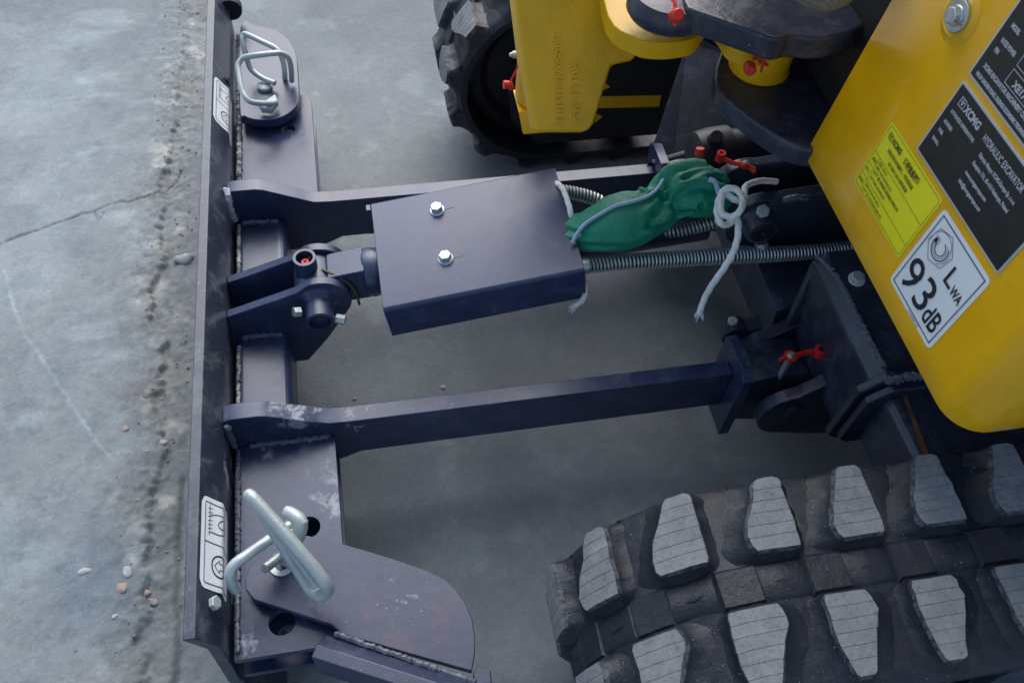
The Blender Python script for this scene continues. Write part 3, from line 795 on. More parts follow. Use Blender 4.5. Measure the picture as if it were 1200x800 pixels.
spiral_hose('armoured_hose',[(0.243, 0.8, 0.336), (0.307, 0.8, 0.332), (0.372, 0.8, 0.331), (0.453, 0.8, 0.325), (0.535, 0.8, 0.319), (0.62, 0.8, 0.312), (0.706, 0.8, 0.307), (0.793, 0.8, 0.305)],.0108,.0056,EXC,.74,.0019)
spiral_hose('armoured_hose',[(0.261, 0.955, 0.34), (0.295, 0.955, 0.332), (0.329, 0.95, 0.325), (0.358, 0.94, 0.317), (0.386, 0.92, 0.303), (0.42, 0.87, 0.32), (0.452, 0.85, 0.333), (0.502, 0.845, 0.347), (0.552, 0.845, 0.362)],.0095,.0056,EXC,.74,.0019)
mb=MB(); mb.tube([(0.284, 0.8, 0.332), (0.305, 0.8, 0.332)],.0125,20); mb.build('hose_fitting',m_zinc,EXC)

# ---- chassis: front cross beam, deck, gussets and near extension tube
mb=MB(); mb.prism([(.618,.366),(.634,.385),(1.4,.385),(1.4,.20),(.66,.20),(.622,.232)],.528,.738,'y'); ch=mb.build('chassis_frame',m_frame,EXC,bevel=.004)
mb=MB(); mb.prism([(.77,.385),(1.4,.385),(1.4,.20),(.77,.20)],.7835,1.24,'y'); mb.build('chassis_centre',m_frame,ch,bevel=.004)
mb=MB(); mb.prism([(.600,.255),(.612,.262),(.70,.262),(.70,.13),(.61,.155)],.735,1.02,'y'); mb.build('belly_plate',m_frame,ch,bevel=.002)
mb=MB(); mb.hexa([(.603,.700,.262),(.618,.700,.262),(.618,.712,.262),(.603,.712,.262),(.622,.728,.376),(.640,.728,.376),(.640,.737,.376),(.622,.737,.376)]); mb.build('gusset',m_frame,ch,bevel=.002)
mb=MB(); weld(mb,[(.622,.735,.380),(.632,.68,.386),(.632,.60,.386),(.633,.535,.386)],.0036)
weld(mb,[(.628,.515,.386),(.70,.514,.390),(.80,.514,.390)],.0052)
mb.build('weld_bead',m_weld,ch)
# flange plates where the extension tube leaves the beam
mb=MB(); mb.prism([(.596,.252),(.612,.240),(.95,.240),(.95,.389),(.630,.389),(.600,.362)],.516,.5275,'y'); mb.build('end_flange',m_frame,ch,bevel=.002)
mb=MB(); mb.prism([(.604,.262),(.616,.252),(.95,.252),(.95,.380),(.636,.380),(.608,.356)],.502,.5135,'y'); mb.build('end_flange',m_frame,ch,bevel=.002)
mb=MB(); mb.prism(rrect(.630,.255,.93,.364,.018,6),.16,.5015,'y'); mb.build('extension_tube',m_frame,ch,bevel=0)
RS=[(0.654, 0.517, 0.365), (0.66, 0.511, 0.365), (0.655, 0.47, 0.365), (0.651, 0.431, 0.365), (0.648, 0.407, 0.365), (0.64, 0.408, 0.365), (0.644, 0.437, 0.364), (0.649, 0.471, 0.365), (0.652, 0.499, 0.365)]
mb=MB(); mb.add(RS,[(8,7,6,5,4,3,2,1,0)]); mb.build('rust_streak',m_rust,ch)
mb=MB(); mb.prism(circ2(.715,.742,.012,6),.386,.41,'z'); mb.box((.70,.705,.386),(.735,.722,.398)); mb.build('cover_lug',m_frame,ch,bevel=.002)
hexbolt('bolt',(0.64, 0.663, 0.41),(-.1,-.1,1),.0095,ch,m_galv,washer=1.2)

# ---- crawler tracks
TR=.190; CX,CZ=.378,.210; PITCH=.0985; NP=34; TL=(PITCH*NP-2*math.pi*TR)/2
def tpos(s,n):
    """point of the track loop: s along the belt from the top front, n outwards"""
    P_=PITCH*NP; s=s%P_
    if s<TL: return CX+s, CZ+TR+n
    s-=TL
    if s<math.pi*TR: a=math.pi/2-s/TR; return CX+TL+(TR+n)*math.cos(a), CZ+(TR+n)*math.sin(a)
    s-=math.pi*TR
    if s<TL: return CX+TL-s, CZ-TR-n
    s-=TL; a=-math.pi/2-s/TR; return CX+(TR+n)*math.cos(a), CZ+(TR+n)*math.sin(a)
def in_arc(s0,s1):
    P_=PITCH*NP; s0%=P_; s1%=P_
    return not ((0<=s0<TL and 0<=s1<TL and s0<s1) )
ROWF=[(.3915,-.023,-.004),(.3885,-.026,.0005),(.384,-.029,.001),(.365,-.037,.001),(.345,-.048,.001),(.326,-.0545,.0005),(.315,-.053,0),(.3095,-.049,-.001)]
ROWN=[(.2515,.002,.048),(.246,0,.0515),(.229,0,.053),(.214,0,.046),(.199,-.001,.0385),(.183,0,.031),(.170,.003,.026),(.1675,.006,.022)]
def rowat(R_,y):
    ys=[r[0] for r in R_]
    return np.interp(y,ys[::-1],[r[1] for r in R_][::-1]), np.interp(y,ys[::-1],[r[2] for r in R_][::-1])
HL=.0205
def lug_local(R_, flare):
    """returns verts (s,y,n), faces, mats"""
    ytop=R_[0][0]; ybot=R_[-1][0]
    ys=[]; y=ytop
    keys=set(round(r[0],4) for r in R_)
    for k in sorted(keys,reverse=True): ys.append((k,0))
    g=ytop-.0135
    while g>ybot+.005:
        for dy,dp in ((.0005,0),(.00015,1),(-.00015,1),(-.0005,0)): ys.append((g+dy,dp))
        g-=.0135
    ys=sorted(ys,key=lambda q:-q[0])
    vs=[];fs=[];ms=[]; nseg=3
    YE=[(0.012,-.001,1),(0.0065,HL*.28,.8),(0.0024,HL*.72,.35)]; YO=[(0.0080,-.010,1),(0.0055,-.002,.8),(0.0022,HL*.6,.35)]
    top_out=ytop>.3
    rows=[(ytop+e,k,f_) for e,k,f_ in (YO if top_out else YE)]+[(y,None,dp) for y,dp in ys]+[(ybot-e,k,f_) for e,k,f_ in (YE if top_out else YO)[::-1]]
    prof=[(1.0,-.0012),(.62,HL*.12),(.30,HL*.36),(.10,HL*.70)]
    for y,k,dp in rows:
        a,b2=rowat(R_,min(ytop,max(ybot,y))); 
        if k is None:
            top=HL-(.0006 if dp else 0); col=HL; g=0
        else: top=k; g=dp
        if k is not None: a+=.002*g; b2-=.002*g
        for fr,hz in prof: vs.append((a-flare[0]*fr,y,hz*(max(top,0)/HL if k is not None else 1)+(min(top,0)-.001 if k is not None else 0)))
        for q in range(nseg+1): vs.append((a+(b2-a)*q/nseg,y,top))
        for fr,hz in prof[::-1]: vs.append((b2+flare[1]*fr,y,hz*(max(top,0)/HL if k is not None else 1)+(min(top,0)-.001 if k is not None else 0)))
    W=nseg+1+2*len(prof); L0=len(prof)
    for r_ in range(len(rows)-1):
        flat=rows[r_][1] is None and rows[r_+1][1] is None
        for k in range(W-1):
            i=r_*W+k; fs.append((i,i+W,i+W+1,i+1)); ms.append(1 if (flat and L0<=k<L0+nseg) else (3 if ((flat and (k==L0-1 or k==L0+nseg)) or (not flat and L0<=k<L0+nseg and min(rows[r_][1] if rows[r_][1] is not None else 9,rows[r_+1][1] if rows[r_+1][1] is not None else 9)>HL*.5)) else 0))
    return vs,fs,ms
LF=lug_local(ROWF,(.030,.014)); LN=lug_local(ROWN,(.014,.030))
def ridge_local():
    vs=[];fs=[];ms=[]
    def blk(s0,s1,y0,y1,n0):
        o=len(vs); e=.0065
        for (a,b2,c_) in ((s0,y0,-.001),(s1,y0,-.001),(s1,y1,-.001),(s0,y1,-.001),(s0+e,y0+e,n0),(s1-e,y0+e,n0),(s1-e,y1-e,n0),(s0+e,y1-e,n0)): vs.append((a,b2,c_))
        for f in ((4,5,6,7),(0,1,5,4),(1,2,6,5),(2,3,7,6),(3,0,4,7)): fs.append([i+o for i in f]); ms.append(0)
    blk(-.004,.050,.255,.305,.0068)
    blk(.040,.102,.257,.303,.0050)
    # core slot
    o=len(vs); 
    for a,b2 in ((.062,.2785),(.067,.2812),(.074,.2803),(.084,.2830),(.081,.2800),(.072,.2775)): vs.append((a,b2,.0054))
    fs.append([o+i for i in range(6)][::-1]); ms.append(2)
    return vs,fs,ms
RD=ridge_local()
def mesh_on_track(loc, s0, mirror, name):
    vs,fs,ms=loc
    if name=='track_lug':
        o3=Vector((s0*7.7,3.1 if mirror else 0,0)); V2=[]
        for (s,y,n) in vs:
            p=Vector((s*1.0,y,0)); k=.0016+.0012*(1-n/HL)
            V2.append((s+noise.noise(p*95+o3)*k*1.2+noise.noise(p*30+o3)*.0022, y+noise.noise(p*70+o3+Vector((0,9,0)))*k*.6, n+(noise.noise(p*60+o3)*.0012 if n>HL*.9 else noise.noise(p*40+o3)*.002)))
        vs=V2
    V=[]
    for s,y,n in vs:
        # subdivide not needed: pieces are short against the wheel radius
        x,z=tpos(s0+s,n); V.append((x,(2*YC-y) if mirror else y,z))
    F=[list(f) for f in fs]
    if mirror: F=[f[::-1] for f in F]
    mm=MB(); 
    for f,k in zip(F,ms): pass
    me=bpy.data.meshes.new(name); me.from_pydata(V,[],F)
    for m_ in (m_rubber,m_lugtop,m_rubdark,m_lugedge): me.materials.append(m_)
    me.polygons.foreach_set('material_index',ms); me.polygons.foreach_set('use_smooth',[k==0 for k in ms])
    me.validate(); me.set_sharp_from_angle(angle=math.radians(50))
    return me
def flipfix(me):
    bm=bmesh.new(); bm.from_mesh(me); bmesh.ops.recalc_face_normals(bm,faces=bm.faces); bm.to_mesh(me); bm.free()
def track(mirror,lb):
    yy=lambda y:(2*YC-y) if mirror else y
    sec=[(.155,-.022),(.155,-.010),(.163,-.003),(.175,0),(.255,0),(.258,.001),(.302,.001),(.305,0),(.382,0),(.393,-.003),(.400,-.010),(.400,-.022)]
    n=NP*8; P_=PITCH*NP; vs=[]; W=len(sec)
    for i in range(n):
        for y,k in sec: x,z=tpos(P_*i/n,k); vs.append((x,yy(y),z))
    fs=[(i*W+k,i*W+(k+1)%W,((i+1)%n)*W+(k+1)%W,((i+1)%n)*W+k) for i in range(n) for k in range(W)]
    mb=MB(); mb.add(vs,fs,0,True); t_=mb.build('crawler_track',[m_rubber],EXC,label=lb); flipfix(t_.data)
    for kind,loc,off in (('track_lug',LF,.519-CX),('track_lug',LN,.519-CX),('tread_bridge',RD,.519-CX)):
        shared=None
        for i in range(NP):
            s0=off+PITCH*(i-NP//3) ; sm=(s0)%P_
            straight = .06<sm<TL-.06
            if straight and shared is not None and kind!='track_lug':
                me,sref=shared; o=bpy.data.objects.new(kind,me); COL.objects.link(o); attach(o,t_); o.location=Vector(o.location)+Vector((sm-sref,0,0))
            else:
                me=mesh_on_track(loc,s0,mirror,kind); flipfix(me)
                if kind=='track_lug' and not straight: pass
                o=bpy.data.objects.new(kind,me); COL.objects.link(o); attach(o,t_)
                if straight: shared=(me,sm)
            if i%2==0 or True: pass
    # inner guide lugs
    gb=MB(); x0,y0_=-.014,.25
    for i in range(NP):
        s0=PITCH*i+.02
        g=MB()
        for ya,yb in ((.235,.258),(.302,.325)):
            pts=[]
            for (s,y,k) in ((0,ya,-.021),(.036,ya,-.021),(.036,yb,-.021),(0,yb,-.021),(.006,ya+.004,-.050),(.030,ya+.004,-.050),(.030,yb-.004,-.050),(.006,yb-.004,-.050)):
                x,z=tpos(s0+s,k); pts.append((x,yy(y),z))
            g.hexa(pts)
        o=g.build('guide_lug',m_rubber,t_); flipfix(o.data)
    # front idler and rear sprocket
    for cx,nm in ((CX,'front_idler'),(CX+TL,'drive_sprocket')):
        mb=MB(); mb.lathe((cx,yy(.30),CZ),(0,1 if not mirror else -1,0),[(-.045,0),(-.045,.05),(-.034,.07),(-.034,.12),(-.045,.135),(-.045,.155),(-.018,.158),(-.016,.165),(.016,.165),(.018,.158),(.045,.155),(.045,.135),(.034,.12),(.034,.07),(.045,.05),(.045,0)],48)
        mb.build(nm,m_black,t_)
    mb=MB(); mb.prism([(.45,.11),(1.36,.11),(1.40,.20),(1.33,.30),(.52,.30),(.44,.24)],min(yy(.33),yy(.385)),max(yy(.33),yy(.385)),'y'); mb.build('track_frame',m_black,t_,bevel=.004)
    for k in range(4):
        cx=.56+k*.22
        mb=MB(); mb.cyl((cx,yy(.20),.09),(cx,yy(.36),.09),.045,None,28); mb.build('track_roller',m_black,t_)
    return t_
trN=track(False,'near crawler track with dusty worn lugs'); trF=track(True,'far crawler track partly behind the swing bracket')
# deep black inner cover and yellow stripe of the far track frame
mb=MB(); mb.prism([(.30,.14)]+arc2(.395,.215,.105,200,95,8)+[(.95,.325),(.95,.07),(.36,.07)],1.352,1.3645,'y'); cov=mb.build('track_frame_cover',m_black,EXC,bevel=.002)
s_=[(0.471, 0.183), (0.605, 0.174), (0.605, 0.147), (0.475, 0.155)]
mb=MB(); mb.prism(s_,1.3495,1.3516,'y'); mb.build('yellow_stripe',m_castyel,cov)
for tri in ([(0.478, 0.219), (0.494, 0.205), (0.479, 0.198)],[(0.475, 0.14), (0.489, 0.132), (0.474, 0.118)]):
    mb=MB(); mb.prism(tri,1.3495,1.3516,'y'); mb.build('arrow_mark',m_castyel,cov)
# inclined plate of the far chassis leg and strut behind the swing ear
FP=[(0.496, 1.1, 0.233), (0.544, 1.1, 0.244), (0.675, 1.08, 0.295), (0.67, 1.2, 0.366), (0.607, 1.25, 0.378), (0.59, 1.26, 0.364)]
mb=MB(); mb.add([FP[0],FP[1],FP[2],FP[3],FP[4],FP[5]],[(0,1,2,3,4,5)]); mb.add([(p[0]+.01,p[1]+.012,p[2]-.012) for p in FP],[(5,4,3,2,1,0)])
mb.add(FP+[(p[0]+.01,p[1]+.012,p[2]-.012) for p in FP],[(i+6,(i+1)%6+6,(i+1)%6,i) for i in range(6)])
mb.build('far_leg_plate',m_frame,ch)
mb=MB(); mb.tube([(0.504, 1.095, 0.239), (0.554, 1.09, 0.258), (0.625, 1.085, 0.283), (0.672, 1.08, 0.299)],.0055,8); weld(mb,[(0.652, 1.08, 0.282), (0.667, 1.09, 0.306), (0.679, 1.08, 0.285), (0.655, 1.1, 0.318)],.004); mb.build('weld_bead',m_weld,ch)

# ---- swing bracket castings
LE=[(0.507, 0.966), (0.484, 0.926), (0.471, 0.891), (0.472, 0.861), (0.485, 0.829), (0.503, 0.794), (0.526, 0.762), (0.549, 0.747), (0.587, 0.742), (0.619, 0.751), (0.775, 0.904), (0.871, 1.104), (0.629, 1.126)]
LE=[(p.x,p.y) for p in crv([(a_[0],a_[1],0) for a_ in LE],4)]
mb=MB(); mb.prism(LE,.545,.575,'z'); ear=mb.build('lower_swing_ear',m_dark,EXC,bevel=.006,seg=3)
SB=[0.538, 0.911]
mb=MB(); mb.lathe((SB[0],SB[1],.5755),(0,0,1),[(0,0),(0,.0395),(.002,.041),(.004,.0385),(.11,.040),(.11,0)],48); sb=mb.build('swing_boss',m_castyel,EXC)
UE=[(0.397, 0.872), (0.423, 0.852), (0.454, 0.827), (0.485, 0.804), (0.507, 0.807), (0.532, 0.801), (0.558, 0.802), (0.59, 0.813), (0.623, 0.837), (0.655, 0.873), (0.701, 0.934), (0.77, 1.098), (0.466, 1.121), (0.397, 0.962)]
UE=[(p.x,p.y) for p in crv([(a_[0],a_[1],0) for a_ in UE],4)]
mb=MB(); mb.prism(UE,.668,.700,'z'); ue=mb.build('upper_swing_ear',m_dark,EXC,bevel=.005,seg=3)
mb=MB(); q=[0.395, 0.918]
mb.lathe((q[0],q[1],.663),(0,0,1),[(0,0),(0,.050),(.006,.054),(.020,.054),(.030,.048),(.036,.02),(.036,0)],48); mb.build('ear_boss',m_dark,ue)
# yellow swing casting: cheek, web and boss
CK=[[0.2245, 1.0859, 0.6591], [0.227, 1.0512, 0.6057], [0.2336, 1.0056, 0.5355], [0.2489, 0.9531, 0.4548], [0.3171, 0.9503, 0.4504], [0.3273, 0.9519, 0.4529], [0.3351, 0.9562, 0.4595], [0.3628, 0.9998, 0.5266], [0.3918, 1.002, 0.5299], [0.4006, 1.0054, 0.5353], [0.4019, 1.0142, 0.5488], [0.3893, 1.0171, 0.5533], [0.3645, 1.0216, 0.5602], [0.3572, 1.0293, 0.5719], [0.3562, 1.039, 0.587], [0.3649, 1.046, 0.5977], [0.3858, 1.0538, 0.6098], [0.4041, 1.0817, 0.6526]]
CN=Vector((0,-1,.65)).normalized(); nck=len(CK)
mb=MB(); mb.add([Vector(p) for p in CK]+[Vector(p)-CN*.045 for p in CK],[list(range(nck)),[i+nck for i in range(nck)][::-1]]+[(i+nck,(i+1)%nck+nck,(i+1)%nck,i) for i in range(nck)])
ck_=mb.build('boom_swing_casting',m_castyel,EXC,bevel=.006,seg=4); flipfix(ck_.data)
mb=MB(); c0=[0.281, 1.085, 0.446]
mb.lathe((c0[0],1.085,c0[2]-.035),(0,0,1),[(0,0),(0,.034),(.004,.036),(.066,.036),(.070,.033),(.070,0)],36)
mb.hexa([(c0[0]-.030,1.04,c0[2]-.070),(c0[0]+.03,1.04,c0[2]-.070),(c0[0]+.03,1.10,c0[2]-.070),(c0[0]-.015,1.10,c0[2]-.070),(c0[0]-.036,1.055,c0[2]-.037),(c0[0]+.03,1.055,c0[2]-.037),(c0[0]+.03,1.11,c0[2]-.037),(c0[0]-.036,1.11,c0[2]-.037)])
mb.build('boom_foot_boss',m_castyel,ck_,bevel=.002)
mb=MB(); mb.lathe((c0[0]-.002,1.085,c0[2]+.036),(-.25,0,1),[(0,0),(0,.024),(.004,.025),(.012,.023),(.014,.016),(.014,0)],32); mb.build('pin_cap',m_zinc,ck_)
WB=[(0.357, 1.125), (0.333, 0.965), (0.358, 0.915), (0.385, 0.902), (0.416, 0.902), (0.439, 0.91), (0.465, 0.941), (0.475, 0.925), (0.479, 0.892), (0.505, 0.875), (0.543, 0.885), (0.587, 0.94), (0.649, 1.099)]
WB=[(p.x,p.y) for p in crv([(a_[0],a_[1],0) for a_ in WB],4)]
mb=MB(); mb.prism(WB,.606,.632,'z'); mb.build('casting_web',m_castyel,ck_,bevel=.003)
mb=MB(); mb.hexa([(.19,1.10,.72),(.36,1.10,.72),(.36,1.22,.72),(.19,1.22,.72),(.10,1.36,1.55),(.25,1.36,1.55),(.25,1.47,1.50),(.10,1.47,1.50)]); mb.build('unseen_boom',m_castyel,EXC,bevel=.008)  # out of view above the casting, added to block sky light
# raised casting numbers on the cheek
def ckf(u,v,off): return (u,.951-off,v)
TX=[0.2832, 0.9576, 0.4618]; TT=[0.3279, 1.0332, 0.578]
mb=MB()
Lc=(TT[2]-TX[2])*1.19
def raised(txt,x,z,size,width):
    V,F=text2d(txt,size,.0006); mn=min(p[0] for p in V); mx=max(p[0] for p in V); sx=width/(mx-mn)
    bm=bmesh.new(); CU=Vector((0,.65,1)).normalized(); O_=Vector((x,.95+.65*(z-.45),z)); vv=[bm.verts.new(O_+Vector((-p[1],0,0))+CU*((p[0]-mn)*sx)-CN*.0002) for p in V]
    for f in F:
        try: bm.faces.new([vv[i] for i in f])
        except ValueError: pass
    r=bmesh.ops.extrude_face_region(bm,geom=bm.faces[:]); 
    for g in r['geom']:
        if isinstance(g,bmesh.types.BMVert): g.co+=CN*.0030
    bm.verts.index_update(); mb.add([v.co[:] for v in bm.verts],[[v.index for v in f.verts] for f in bm.faces]); bm.free()
raised('11-1511 7B80S-20H',TX[0]+.006,TX[2]+.005,.013,Lc*.86)
raised('SY/ 1110H',TX[0]+.030,TX[2]+.004,.013,Lc*.60)
mb.build('cast_numbers',m_castyel,ck_)
# grease caps
red_cap([0.494, 0.862, 0.62],(-.2,-.9,.15),None,sb,.0075)
mb=MB(); rc=[0.503, 0.872, 0.62]
mb.tube(crv([(rc[0],rc[1],rc[2]),(rc[0]+.012,rc[1]-.004,rc[2]+.004),(rc[0]+.010,rc[1]-.012,rc[2]-.012)],4),.002,6); mb.tube(crv([(rc[0]+.008,rc[1]-.004,rc[2]),(rc[0]+.02,rc[1]-.006,rc[2]-.006)],4),.0022,6); mb.build('cap_strap',m_red,sb)
q=[0.376, 0.857, 0.7]
red_cap((q[0],q[1],q[2]),(0,-.75,.65),[(q[0],q[1]+.02,q[2]+.012),(q[0],q[1]+.006,q[2]+.016),(q[0]-.001,q[1]-.008,q[2]+.008),(q[0]-.001,q[1]-.012,q[2]-.004)],ue,.0080)
q=[[0.235, 1.06, 0.511], [0.241, 1.06, 0.521], [0.241, 1.06, 0.502], [0.238, 1.06, 0.484], [0.232, 1.06, 0.469], [0.228, 1.06, 0.459]]
mb=MB(); mb.cyl((q[0][0]+.012,q[0][1],q[0][2]),(q[0][0]-.004,q[0][1],q[0][2]),.0052,None,12); mb.lathe((q[0][0]-.004,q[0][1],q[0][2]),(-1,0,0),[(0,.003),(.003,.0035),(.005,.002),(.005,0)],12); mb.build('grease_nipple',m_zinc,ck_)
mb=MB(); mb.tube(crv(q[1:],5),.0016,8); d_=(Vector(q[5])-Vector(q[4])).normalized(); e_=Vector(q[5]); mb.cyl(e_+Vector((.004,0,-.001)),e_+Vector((-.008,0,.0)),.0055,.0065,14); mb.cyl(e_+Vector((.001,0,.001)),e_+Vector((.005,0,-.008)),.004,None,12); mb.build('grease_cap',m_red,ck_)
# fittings behind the bag
q=[[0.504, 0.937, 0.4], [0.533, 0.926, 0.4], [0.548, 0.912, 0.4], [0.565, 0.905, 0.4], [0.577, 0.894, 0.4]]
mb=MB(); mb.cyl(q[0],(q[0][0],q[0][1]+.004,q[0][2]+.010),.0075,.0065,14); mb.cyl((q[1][0],q[1][1],q[1][2]-.004),(q[1][0],q[1][1],q[1][2]+.012),.0065,None,16,0,True,.0035); mb.tube([Vector(p)+Vector((0,0,.002)) for p in q[1:]],.0036,8,0,True,.7); mb.cyl((q[3][0],q[3][1],q[3][2]),(q[3][0],q[3][1],q[3][2]+.006),.0072,None,14); mb.tube([(q[4][0]-.004,q[4][1]+.004,q[4][2]),(q[4][0],q[4][1]-.004,q[4][2])],.0035,8); mb.build('grease_cap',m_red,swc)
mb=MB(); mb.lathe((q[3][0],q[3][1],q[3][2]+.006),(0,0,1),[(0,.004),(.003,.004),(.005,.0025),(.005,0)],12); mb.build('grease_nipple',m_zinc,swc)
q=[[0.571, 0.629, 0.29], [0.56, 0.616, 0.29], [0.619, 0.632, 0.29], [0.597, 0.632, 0.29], [0.556, 0.626, 0.29]]
gn=MB(); gn.lathe((q[0][0],q[0][1],.236),(0,0,1),[(0,.0045),(.050,.0045),(.052,.0065),(.056,.006),(.059,.0035),(.061,.003),(.061,0)],12); q2=[0.581, 0.639, 0.25]; gn.lathe((q2[0],q2[1],.236),(0,0,1),[(0,.0065),(.014,.0065),(.018,.005),(.018,0)],6); gn.build('grease_nipple',m_zinc,a1)
mb=MB(); z_=.290; mb.cyl((q[0][0],q[0][1],z_-.002),(q[0][0],q[0][1],z_+.0015),.0098,None,20,0,True,.0048); mb.tube([(q[4][0]-.003,q[4][1]-.001,z_),(q[0][0]-.007,q[0][1],z_)],.003,8)
mb.tube([(q[0][0]+.007,q[0][1],z_),(q[3][0],q[3][1],z_),(q[2][0]-.007,q[2][1],z_)],.0040,8,0,True,.6); mb.cyl((q[2][0],q[2][1],z_-.008),(q[2][0],q[2][1],z_+.004),.0105,.0095,20,0,True,.0050); mb.build('grease_cap',m_red,a1)
# woven hose sleeve above the ear
mb=MB(); mb.tube(crv([(0.723, 1.055, 0.84), (0.565, 0.979, 0.82), (0.469, 0.873, 0.8), (0.475, 0.802, 0.79), (0.502, 0.774, 0.78), (0.513, 0.761, 0.8), (0.549, 0.797, 0.82), (0.685, 0.89, 0.84)],6),.022,16); mb.build('hose_sleeve',m_sleeve,EXC)

# ---- yellow house: front panel wraps round the corner
K=.12
def px_(z): return .55+K*(z-.55)
def house():
    pts=[]; r=.040; zb=.553
    mb=MB()
    # plan outline from far front corner round the near corner to the rear: list of (dx from front plane, y)
    plan=[(0.03,.766),(.006,.764),(0,.758),(0,.60),(0,.48),(0,.345+r)]
    for a in range(10,91,10): plan.append((r-r*math.cos(math.radians(a)),.345+r-r*math.sin(math.radians(a))))
    plan+=[(.3,.345),(.7,.345),(1.0,.36)]
    lev=[]
    # bottom edge rolls under
    def zbot(i,dx,y):
        d=0
        return zb + .004*(1-min(1,abs(y-.76)/.4))*0
    levels=[(.004,.0045),(.0015,.0015),(0,.004),(0,.03),(0,.12),(0,.25),(0,.40),(0,.75)]  # inset, height above bottom
    V=[];n=len(plan)
    def inset(p,i,d):
        a=Vector(plan[max(i-1,0)]); c_=Vector(plan[min(i+1,n-1)]); t_=(c_-a).normalized(); nn=Vector((-t_.y,t_.x))
        if nn.x<0 and i<6: nn=-nn
        return Vector(p)+ (Vector((1,0)) if i<6 else (Vector((math.sin(0),1)) if i>n-4 else (Vector((r,.345+r))-Vector(p)).normalized()))*d
    cr=.045
    for ins,hh in levels:
        for i,p in enumerate(plan):
            q=inset(p,i,ins); 
            # rounded lower near corner of the panel
            yy_=plan[i][1]; lift=0
            zz=zb+hh
            V.append((px_(zz)+q.x,q.y,zz))
    Fs=[]
    for l in range(len(levels)-1):
        for i in range(n-1): Fs.append((l*n+i,(l+1)*n+i,(l+1)*n+i+1,l*n+i+1))
    mb.add(V,Fs,0,True)
    o=mb.build('front_panel',m_yellow,EXC,angle=60)
    flipfix2(o.data)
    md=o.modifiers.new('thickness','SOLIDIFY'); md.thickness=.0025; md.offset=-1
    return o
def flipfix2(me):
    c_=Vector((1.0,.9,.9)); p=me.polygons[len(me.polygons)//3]
    if (p.center-c_).dot(p.normal)<0: me.flip_normals()
pn=house()
# dark inside of the house and its turntable, so the panel closes a body whose unseen bulk blocks light
mb=MB(); mb.prism([(.60,.385),(.60,1.30),(.70,1.40),(1.5,1.40),(1.6,1.2),(1.6,.5),(1.5,.385)],.575,1.16,'z'); mb.build('unseen_house_body',m_black,EXC,bevel=.01)
mb=MB(); mb.lathe((1.05,.875,.385),(0,0,1),[(0,.26),(.10,.26),(.10,.30),(.19,.30),(.19,0)],64); mb.build('turntable',m_black,EXC)
mb=MB(); mb.prism([(1.05,.42),(1.05,1.33),(1.55,1.30),(1.60,1.1),(1.60,.6),(1.55,.45)],1.165,1.36,'z'); mb.build('unseen_engine_hood',m_yellow,EXC,bevel=.02)  # unseen hood, raised to block sky light
mb=MB(); mb.prism(rrect(.74,.40,1.62,1.36,.08,5),2.22,2.27,'z'); mb.build('unseen_canopy_roof',m_yellow,EXC,bevel=.012)  # unseen canopy and seat, added to cut sky light on the slab
for yy_ in (.47,1.28):
    mb=MB(); mb.prism(rrect(1.46,yy_-.025,1.51,yy_+.025,.01,3),1.361,2.219,'z'); mb.build('unseen_canopy_post',m_black,EXC)
mb=MB(); mb.prism([(.985,1.0),(.985,1.18),(.96,1.18)],.6,.61,'y') if False else mb.prism(rrect(.90,.62,1.28,1.06,.06,5),1.361,1.44,'z'); mb.build('unseen_seat',m_black,EXC,bevel=.02)
mb=MB(); mb.prism([(.62,.395),(.62,.74),(1.5,.74),(1.5,.395)],1.17,1.24,'z'); mb.build('seat_floor',m_black,EXC,bevel=.01)
# panel fixing bolt in its dimple
NV=Vector((-1,0,K)).normalized()
def PM(Y0,Z0):
    def f(u,v,off):
        z=Z0+v; p=Vector((px_(z),Y0-u,z))+NV*off; return (p.x,p.y,p.z)
    return f
f0=PM(0,0)
bc=Vector((px_(.820),.659,.820))
mb=MB(); mb.lathe(bc+NV*.0002,NV,[(.0,.027),(.0016,.0215),(.0022,.020),(.0012,.0178),(.0012,0)],36); mb.build('bolt_seat',m_yellow,pn)
mb=MB(); mb.lathe(bc+NV*.0016,NV,[(0,.0155),(.0022,.0155),(.0026,.0150),(.0026,0)],32); mb.build('washer',m_zinc,pn)
hexbolt('bolt',bc+NV*.004,NV,.0088,pn,m_zinc,washer=1.15,h=.008)
mb=MB(); mb.add([f0(-(.659)+ .004,.8205,.0124),f0(-.659+.016,.8198,.0060),f0(-.659+.016,.8185,.0060),f0(-.659+.004,.8188,.0124)],[(3,2,1,0)]); mb.build('paint_mark',m_red,pn)

# stickers and plates ------------------------------------------------
def sheet(name,y0,z0,wd,ht,r,mats,label,border=None,off=.0004,th=.0):
    f=PM(y0,z0); mb=MB(); out=rrect(0,0,wd,ht,r,4)
    fillpoly(mb,f,out,off+th,0)
    if th>0:
        n=len(out); mb.add([f(p[0],p[1],off+th) for p in out]+[f(p[0],p[1],0) for p in out],[(i,i+n,(i+1)%n+n,(i+1)%n) for i in range(n)],0)
    return f,mb
